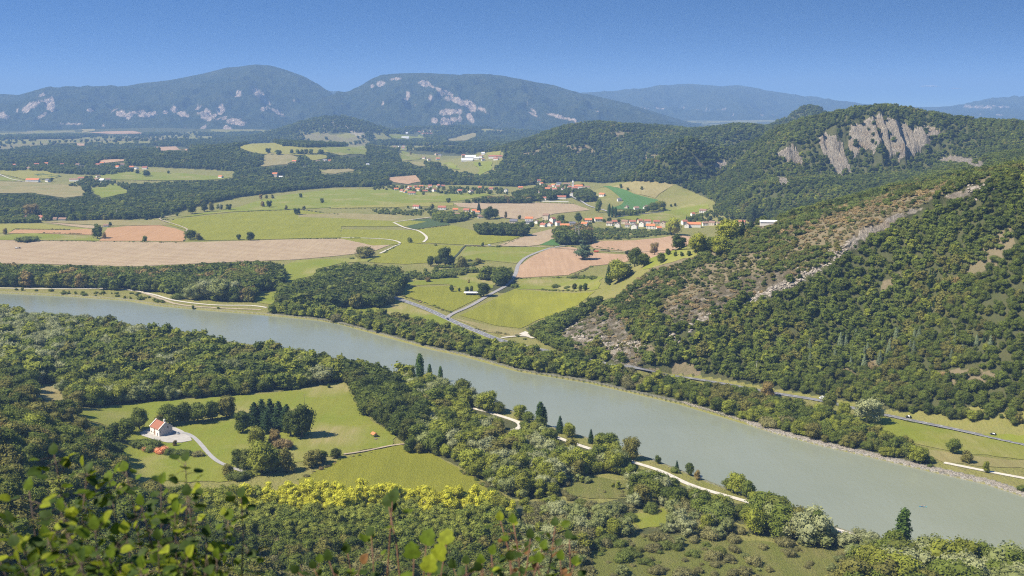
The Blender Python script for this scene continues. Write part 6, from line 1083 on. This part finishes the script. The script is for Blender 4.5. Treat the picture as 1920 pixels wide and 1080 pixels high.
GF = cand([(1330,690),(1450,650),(1560,640),(1780,620),(1900,640),(1900,700),(1500,690)], 11, 780, 1100, dens=lambda X, Y, a, b: .55*(fbm(X, Y, 60, 2, 9) > .5)); scatter('greyfirs', GF, dict(greyfir=1), (9, 14), 'in the grey stand halfway up the right hill', 'grey firs of the right hill')
HX = cand(HILLS, 9.0, 1560, 3300, box=(150, 1900, 1480, 3300), dens=hdens); scatter('cliffhill', HX, dict(oak=3.6, broad=3.0, light=.7, olive=.9), (7, 12), 'on the cliff hill', 'trees of the cliff hill')
HX = cand(HILLS, 13, 3300, 6500, box=(500, 3600, 3200, 6500)); scatter('behind', HX, dict(oak=3.6, broad=3.0, olive=.9), (10, 17), 'on the low hills behind the cliff hill', 'trees of the hills behind')
def gdens(X, Y, qx, qy):
    S_ = bil(SCG, X, Y); R = np.hypot(X, Y); z = H(X, Y); d = np.where(S_ > .4, .12, 1.0)
    o = (R > 4400) & (fbm(X, Y*.6, 520, 3, 33) > .585) & (z < 60); return np.where(o, .05, d)
EX = [f[3] for f in FIELDS]+VILL+[HILLS]
for (d0, d1, s_, hr) in ((2250, 3200, 11, (10, 16)), (3200, 4600, 14.5, (11, 18)), (4600, 8200, 22, (14, 24))):
    scatter('far%d' % d0, cand(GEN, s_, d0, d1, excl=EX, dens=gdens, box=(-d1*.56, d1*.5, d0*.85, d1)), dict(oak=4.4, fir=.7, broad=2.4, light=.35, olive=.5), hr, 'in the far woods', 'trees of the far woods')

# the largest showing of each kind stand as trees of their own; the rest of each wood is one mass
CAP = {'broadleaf_tree': 150, 'willow_tree': 280, 'yellow_tree': 130, 'sapling': 120, 'shrub': 170, 'fir_tree': 60}
A = {k: np.concatenate([np.asarray(q[k]) for q in SCAT]) for k in ('xy', 'sp', 'h')}; wid_ = np.concatenate([np.full(len(q['h']), i) for i, q in enumerate(SCAT)])
X, Y = A['xy'].T; Z = H(X, Y); qx, qy = proj(X, Y, Z); tx_, ty_ = proj(X, Y, Z+A['h']); fd = Y*cp-(Z-CAMZ)*sp
inn = (qx > 15) & (qx < 1905) & (ty_ < 1070) & (ty_ > 0) & (qy < 1075); size = A['h']/fd*inn
kinds = np.array([KIND_OF[k] for k in A['sp']]); single = np.zeros(len(X), bool)
for kd, cap in CAP.items():
    i = np.where((kinds == kd) & inn)[0]; i = i[np.argsort(-size[i])][:cap]; single[i] = True
for i in np.where(single)[0]:
    q = SCAT[wid_[i]]; sp_ = A['sp'][i]; pr = random.choice(PROTO[sp_, 'near'])
    if size[i] > .019: r = bpy.data.objects.new(KIND_OF[sp_], None); COL.objects.link(r); link('crown', pr[1], r); link('trunk', pr[2], r)
    else: r = link(KIND_OF[sp_], pr[0])
    s = A['h'][i]*1.04; r.location = (X[i], Y[i], Z[i]-.3); r.rotation_euler = (0, 0, random.random()*6.28); wd = random.uniform(.98, 1.35); r.scale = (s*wd, s*wd, s)
    tag(r, WORD[sp_]+' '+q['label'], CATS[KIND_OF[sp_]], q['group'])
def mass(name, idx, label, cat):
    """one mass of trees: a point per stem, a tree set on each"""
    if not len(idx): return
    names = sorted({(A['sp'][i], 'near' if fd[i] < 900 else 'far') for i in idx}); pc = bpy.data.collections.new('stems of '+name); col = []
    for k, (sp_, lod) in enumerate(names):
        for v, pr in enumerate(PROTO[sp_, lod]): o = bpy.data.objects.new('kind %03d' % (k*5+v), pr[0]); pc.objects.link(o); col.append((k, v))
    lut = {nm: [j for j, (k, v) in enumerate(col) if names[k] == nm] for nm in names}
    pid = np.array([random.choice(lut[(A['sp'][i], 'near' if fd[i] < 900 else 'far')]) for i in idx], np.int32)
    co = np.stack([X[idx], Y[idx], Z[idx]-.3], 1).astype(np.float32); me = bpy.data.meshes.new(name); me.vertices.add(len(idx)); me.vertices.foreach_set('co', co.ravel())
    me.attributes.new('pid', 'INT', 'POINT').data.foreach_set('value', pid)
    wd = RNG.uniform(1.02, 1.6, len(idx)); h = A['h'][idx]*1.04; sc3 = np.stack([h*wd, h*wd, h], 1).astype(np.float32)
    me.attributes.new('siz', 'FLOAT_VECTOR', 'POINT').data.foreach_set('vector', sc3.ravel()); me.attributes.new('turn', 'FLOAT', 'POINT').data.foreach_set('value', RNG.uniform(0, 6.28, len(idx)).astype(np.float32))
    me.update(); o = link(name, me); ng = bpy.data.node_groups.new(name, 'GeometryNodeTree'); ng.interface.new_socket('Geometry', in_out='INPUT', socket_type='NodeSocketGeometry'); ng.interface.new_socket('Geometry', in_out='OUTPUT', socket_type='NodeSocketGeometry')
    gi = ng.nodes.new('NodeGroupInput'); go = ng.nodes.new('NodeGroupOutput'); ci = ng.nodes.new('GeometryNodeCollectionInfo'); ci.inputs['Collection'].default_value = pc; ci.inputs['Separate Children'].default_value = True; ci.inputs['Reset Children'].default_value = True
    ip = ng.nodes.new('GeometryNodeInstanceOnPoints'); ip.inputs['Pick Instance'].default_value = True
    def attr(nm, ty): a = ng.nodes.new('GeometryNodeInputNamedAttribute'); a.data_type = ty; a.inputs['Name'].default_value = nm; return a.outputs['Attribute']
    cx_ = ng.nodes.new('ShaderNodeCombineXYZ'); L = ng.links.new; L(attr('turn', 'FLOAT'), cx_.inputs[2]); L(gi.outputs[0], ip.inputs['Points']); L(ci.outputs[0], ip.inputs['Instance'])
    L(attr('pid', 'INT'), ip.inputs['Instance Index']); L(cx_.outputs[0], ip.inputs['Rotation']); L(attr('siz', 'FLOAT_VECTOR'), ip.inputs['Scale']); L(ip.outputs[0], go.inputs[0])
    md = o.modifiers.new('stems', 'NODES'); md.node_group = ng; tag(o, label, cat, kind='stuff')
rest = ~single; wl = np.array([q['group'] for q in SCAT])[wid_]
for gname in dict.fromkeys(q['group'] for q in SCAT):
    idx = np.where(rest & (wl == gname))[0]; lbq = [q['label'] for q in SCAT if q['group'] == gname][0]
    nm = 'undergrowth' if 'bush' in gname else 'woodland'
    mass(nm, idx, ('mass of dry bushes ' if nm == 'undergrowth' else 'mass of trees ')+lbq, 'bushes' if nm == 'undergrowth' else 'woodland')
print('STEMS', len(X), 'single', single.sum())
# limestone blocks along the outcrop, scree below it and rip-rap at the water
def rocks(name, xy, sr, label, cat):
    n = len(xy); pc = bpy.data.collections.new('blocks of '+name)
    for v, pr in enumerate(PROTO['rock', 'far']): pc.objects.link(bpy.data.objects.new('block %d' % v, pr[0]))
    z = H(xy[:, 0], xy[:, 1]); me = bpy.data.meshes.new(name); me.vertices.add(n); me.vertices.foreach_set('co', np.stack([xy[:, 0], xy[:, 1], z], 1).astype(np.float32).ravel())
    me.attributes.new('pid', 'INT', 'POINT').data.foreach_set('value', RNG.integers(0, 4, n).astype(np.int32)); s = sr[0]+(sr[1]-sr[0])*RNG.random(n)**2.2
    me.attributes.new('siz', 'FLOAT_VECTOR', 'POINT').data.foreach_set('vector', np.stack([s*1.3, s, s*.8], 1).astype(np.float32).ravel()); me.attributes.new('turn', 'FLOAT_VECTOR', 'POINT').data.foreach_set('vector', np.stack([RNG.normal(size=n)*.25, RNG.normal(size=n)*.25, RNG.random(n)*6.28], 1).astype(np.float32).ravel()); me.update()
    o = link(name, me); ng = bpy.data.node_groups.new(name, 'GeometryNodeTree'); ng.interface.new_socket('Geometry', in_out='INPUT', socket_type='NodeSocketGeometry'); ng.interface.new_socket('Geometry', in_out='OUTPUT', socket_type='NodeSocketGeometry')
    gi = ng.nodes.new('NodeGroupInput'); go = ng.nodes.new('NodeGroupOutput'); ci = ng.nodes.new('GeometryNodeCollectionInfo'); ci.inputs['Collection'].default_value = pc; ci.inputs['Separate Children'].default_value = True; ci.inputs['Reset Children'].default_value = True
    ip = ng.nodes.new('GeometryNodeInstanceOnPoints'); ip.inputs['Pick Instance'].default_value = True; L = ng.links.new
    def attr(nm, ty): a = ng.nodes.new('GeometryNodeInputNamedAttribute'); a.data_type = ty; a.inputs['Name'].default_value = nm; return a.outputs['Attribute']
    L(gi.outputs[0], ip.inputs['Points']); L(ci.outputs[0], ip.inputs['Instance']); L(attr('pid', 'INT'), ip.inputs['Instance Index']); L(attr('turn', 'FLOAT_VECTOR'), ip.inputs['Rotation']); L(attr('siz', 'FLOAT_VECTOR'), ip.inputs['Scale']); L(ip.outputs[0], go.inputs[0])
    o.modifiers.new('blocks', 'NODES').node_group = ng; tag(o, label, cat, kind='stuff')
seg = smoothline(OW, 60); k = RNG.integers(0, len(seg), 2600); oc = seg[k]+RNG.normal(size=(2600, 2))*np.array([3.2, 3.2])*(.6+.8*RNG.random((2600, 1))); oc = oc[fbm(oc[:, 0], oc[:, 1], 30, 3, 77) > .53]
rocks('rock_outcrop', oc, (.4, 2.5), 'broken pale limestone blocks along the ridge outcrop', 'rocks')
nx = cand(NOSE, 5.0, 800, 1400); rocks('scree', nx[fbm(nx[:, 0], nx[:, 1], 25, 3, 7) > .5], (.4, 1.9), 'loose pale boulders on the rocky nose above the road', 'rocks')
fb = np.array([zpt(a, b, -1.6)[:2] for a, b in FARBANK]); fs = smoothline(fb[14:], 200); k = RNG.integers(0, len(fs), 2600); rb = fs[k]+RNG.normal(size=(2600, 2))*1.0; rocks('bank_stones', rb, (.25, .8), 'pale rip-rap stones along the far waterline', 'stones')

# ------------------------------------------------------------------ shrubs at the photographer's feet
def fleaf(name, c, tr=.5):
    m = M(name, .6, .15); f = m.noise(40, 2, .6); k = m.mix(f, tuple(x*.75 for x in c), tuple(min(1, x*1.2) for x in c)); m.col(k)
    t_ = m.n('ShaderNodeBsdfTranslucent'); m.l(k, t_.inputs[0]); mx = m.n('ShaderNodeMixShader'); mx.inputs[0].default_value = tr; m.l(m.b.outputs[0], mx.inputs[1]); m.l(t_.outputs[0], mx.inputs[2]); m.l(mx.outputs[0], m.t.nodes['Material Output'].inputs[0]); return m.m
FL = [fleaf('fresh_leaf', (.12,.175,.016)), fleaf('deep_leaf', (.04,.068,.012), .3), fleaf('lime_leaf', (.26,.30,.022)), fleaf('yellow_leaf', (.60,.45,.04)), fleaf('rust_leaf', (.22,.11,.04))]
twig = flat('twig_bark', (.12,.085,.06), .9, .3, 30); redtwig = flat('red_stem', (.17,.085,.05), .7, .2, 30)
def leaf_at(b, p, d, n, L_, mt, lobed=False):
    d = d.normalized(); n = (n-d*n.dot(d)).normalized(); s = d.cross(n)
    prof_ = [(0, .0), (.12, .30), (.38, .46), (.68, .34), (.9, .12), (1.0, 0)] if not lobed else [(0, .12), (.08, .40), (.32, .58), (.5, .40), (.68, .48), (.86, .18), (1.0, 0)]
    c_ = [p+d*(t*L_)-n*(.18*L_*t*t) for t, _ in prof_]
    for i in range(len(prof_)-1):
        w0, w1 = prof_[i][1]*L_, prof_[i+1][1]*L_
        for sg in (-1, 1):
            a0, a1 = c_[i]+s*sg*w0+n*(.16*w0), c_[i+1]+s*sg*w1+n*(.16*w1)
            P_ = [c_[i], c_[i+1], a1, a0]; P_ = P_ if w0 > 0 and w1 > 0 else ([c_[i], c_[i+1], a1] if w0 == 0 else [c_[i], c_[i+1], a0]); b.face(P_[::sg], mt)
def fore_shrub(name, label, cat, root, tips, lsize, every, mats, stemm, rs0, lobed=False, start=.35, r0=.006):
    rs = random.Random(rs0); rx, ry, _ = dpt(*root); rz = float(H(rx, ry)); r = bpy.data.objects.new(name, None); COL.objects.link(r); r.location = (rx, ry, rz); tag(r, label, cat); O = Vector((rx, ry, rz)); lb_ = MB()
    for tp in tips:
        E = Vector(dpt(*tp[:3]))-O; mid = E*.5+Vector((rs.uniform(-.12, .12), rs.uniform(-.1, .1), .10)); q = [(1-t)**2*Vector((0,0,-.03))+2*t*(1-t)*mid+t*t*E for t in [i/9 for i in range(10)]]
        q = [p+Vector((rs.uniform(-1, 1), rs.uniform(-1, 1), rs.uniform(-1, 1)))*.008 for p in q]
        sb = MB(); sb.tube(q, [r0*(1-.75*i/9) for i in range(10)], 6); link('stem', sb.mesh('stem', stemm, True), r)
        L_ = sum((q[i+1]-q[i]).length for i in range(9)); n_ = max(1, int(L_*(1-start)/every))
        for i in range(n_):
            t = start+(1-start)*(i+rs.random()*.6)/n_; k = min(int(t*9), 8); p = q[k].lerp(q[k+1], t*9-k); ax = (q[k+1]-q[k]).normalized()
            for m_ in range(rs.choice((1, 2, 2))):
                o_ = Vector((rs.uniform(-1, 1), rs.uniform(-1, 1), rs.uniform(-.5, .7))).normalized(); pet = p+o_*lsize*rs.uniform(.4, 1.6); sb2 = pet-p
                lb_.tube([p, p+sb2*.5+Vector((0,0,.003)), pet], [.0012, .001, .0008], 4, len(FL))
                leaf_at(lb_, pet, (o_+ax*.5+Vector((0,0,-.25))), Vector((rs.uniform(-.7, .5), rs.uniform(-.7, .7), 1)), lsize*rs.uniform(.7, 1.25), rs.choice(mats), lobed)
        leaf_at(lb_, q[-1], (q[-1]-q[-2])+Vector((rs.uniform(-.5, .5), 0, 0))*.05, Vector((-.3, -.6, .6)), lsize*1.1, rs.choice(mats), lobed)
    link('leaves', lb_.mesh('leaves', FL+[stemm]), r); return r
fore_shrub('leafy_shrub', 'leafy green shrub out of focus in the nearest lower left corner', 'shrub', (200,1500,2.9),
 [(103,858,3.2),(60,915,3.0),(160,885,3.3),(22,985,2.9),(120,960,2.8),(205,905,3.3),(-10,1030,2.8),(180,990,2.7),(90,1010,2.9),(35,1050,2.6),(150,1050,2.6),(238,1000,3.0),(210,1050,2.7)], .036, .0175, [1,0,1,0,1,2,0,1,0,2,0,2,1,0,1,0], twig, 5)
fore_shrub('leafy_shrub', 'branching leafy shrub, blurred, just right of the corner shrub', 'shrub', (330,1500,3.2),
 [(352,862,3.5),(300,905,3.3),(262,950,3.2),(350,930,3.2),(385,1010,3.1),(455,935,3.5),(430,975,3.4),(300,1010,2.9),(345,1050,2.9),(260,1060,2.8),(410,1050,3.1),(236,880,3.5),(325,965,3.1)], .036, .020, [1,1,0,0,1,2,1,2,0], twig, 9)
fore_shrub('red_stemmed_sprig', 'single tall red stem topped by a few brownish leaves', 'plant', (752,1330,3.4), [(732,945,3.5),(728,950,3.5)], .045, .5, [0,1,1], redtwig, 3, start=.93, r0=.007)
fore_shrub('bramble', 'bramble with large bright lobed leaves at the bottom edge', 'bramble', (800,1400,3.2), [(795,1020,3.3),(815,1045,3.2),(835,1022,3.4),(775,1050,3.2),(800,1075,3.1)], .050, .16, [0,0,1,2], redtwig, 12, True, start=.6, r0=.006)
fore_shrub('bramble', 'reddish bramble stems with small leaves, left of the tall red stem', 'bramble', (660,1400,3.3), [(692,1005,3.5),(655,1040,3.4),(675,1060,3.3),(620,1050,3.2)], .034, .06, [1,1,1,0,4], redtwig, 15, start=.7)
fore_shrub('bramble', 'tangled reddish bramble with mixed leaves at bottom centre', 'bramble', (990,1400,3.4), [(992,1012,3.5),(940,975,3.7),(965,985,3.6),(1045,985,3.7),(1070,1010,3.6),(925,1040,3.4),(960,1055,3.3),(1020,1035,3.4),(1080,1060,3.5),(900,1065,3.3),(1010,1060,3.2),(1050,1050,3.3)], .032, .036, [1,1,0,1,1,2,0,4], redtwig, 21, start=.62, r0=.007)
fore_shrub('bramble', 'low sparse bramble tips at the bottom edge between leaf sprays', 'bramble', (880,1400,3.4), [(870,1055,3.5),(855,1070,3.4),(905,1060,3.4),(560,1075,3.3),(590,1065,3.3)], .030, .05, [1,0,1,1], redtwig, 33, start=.75)
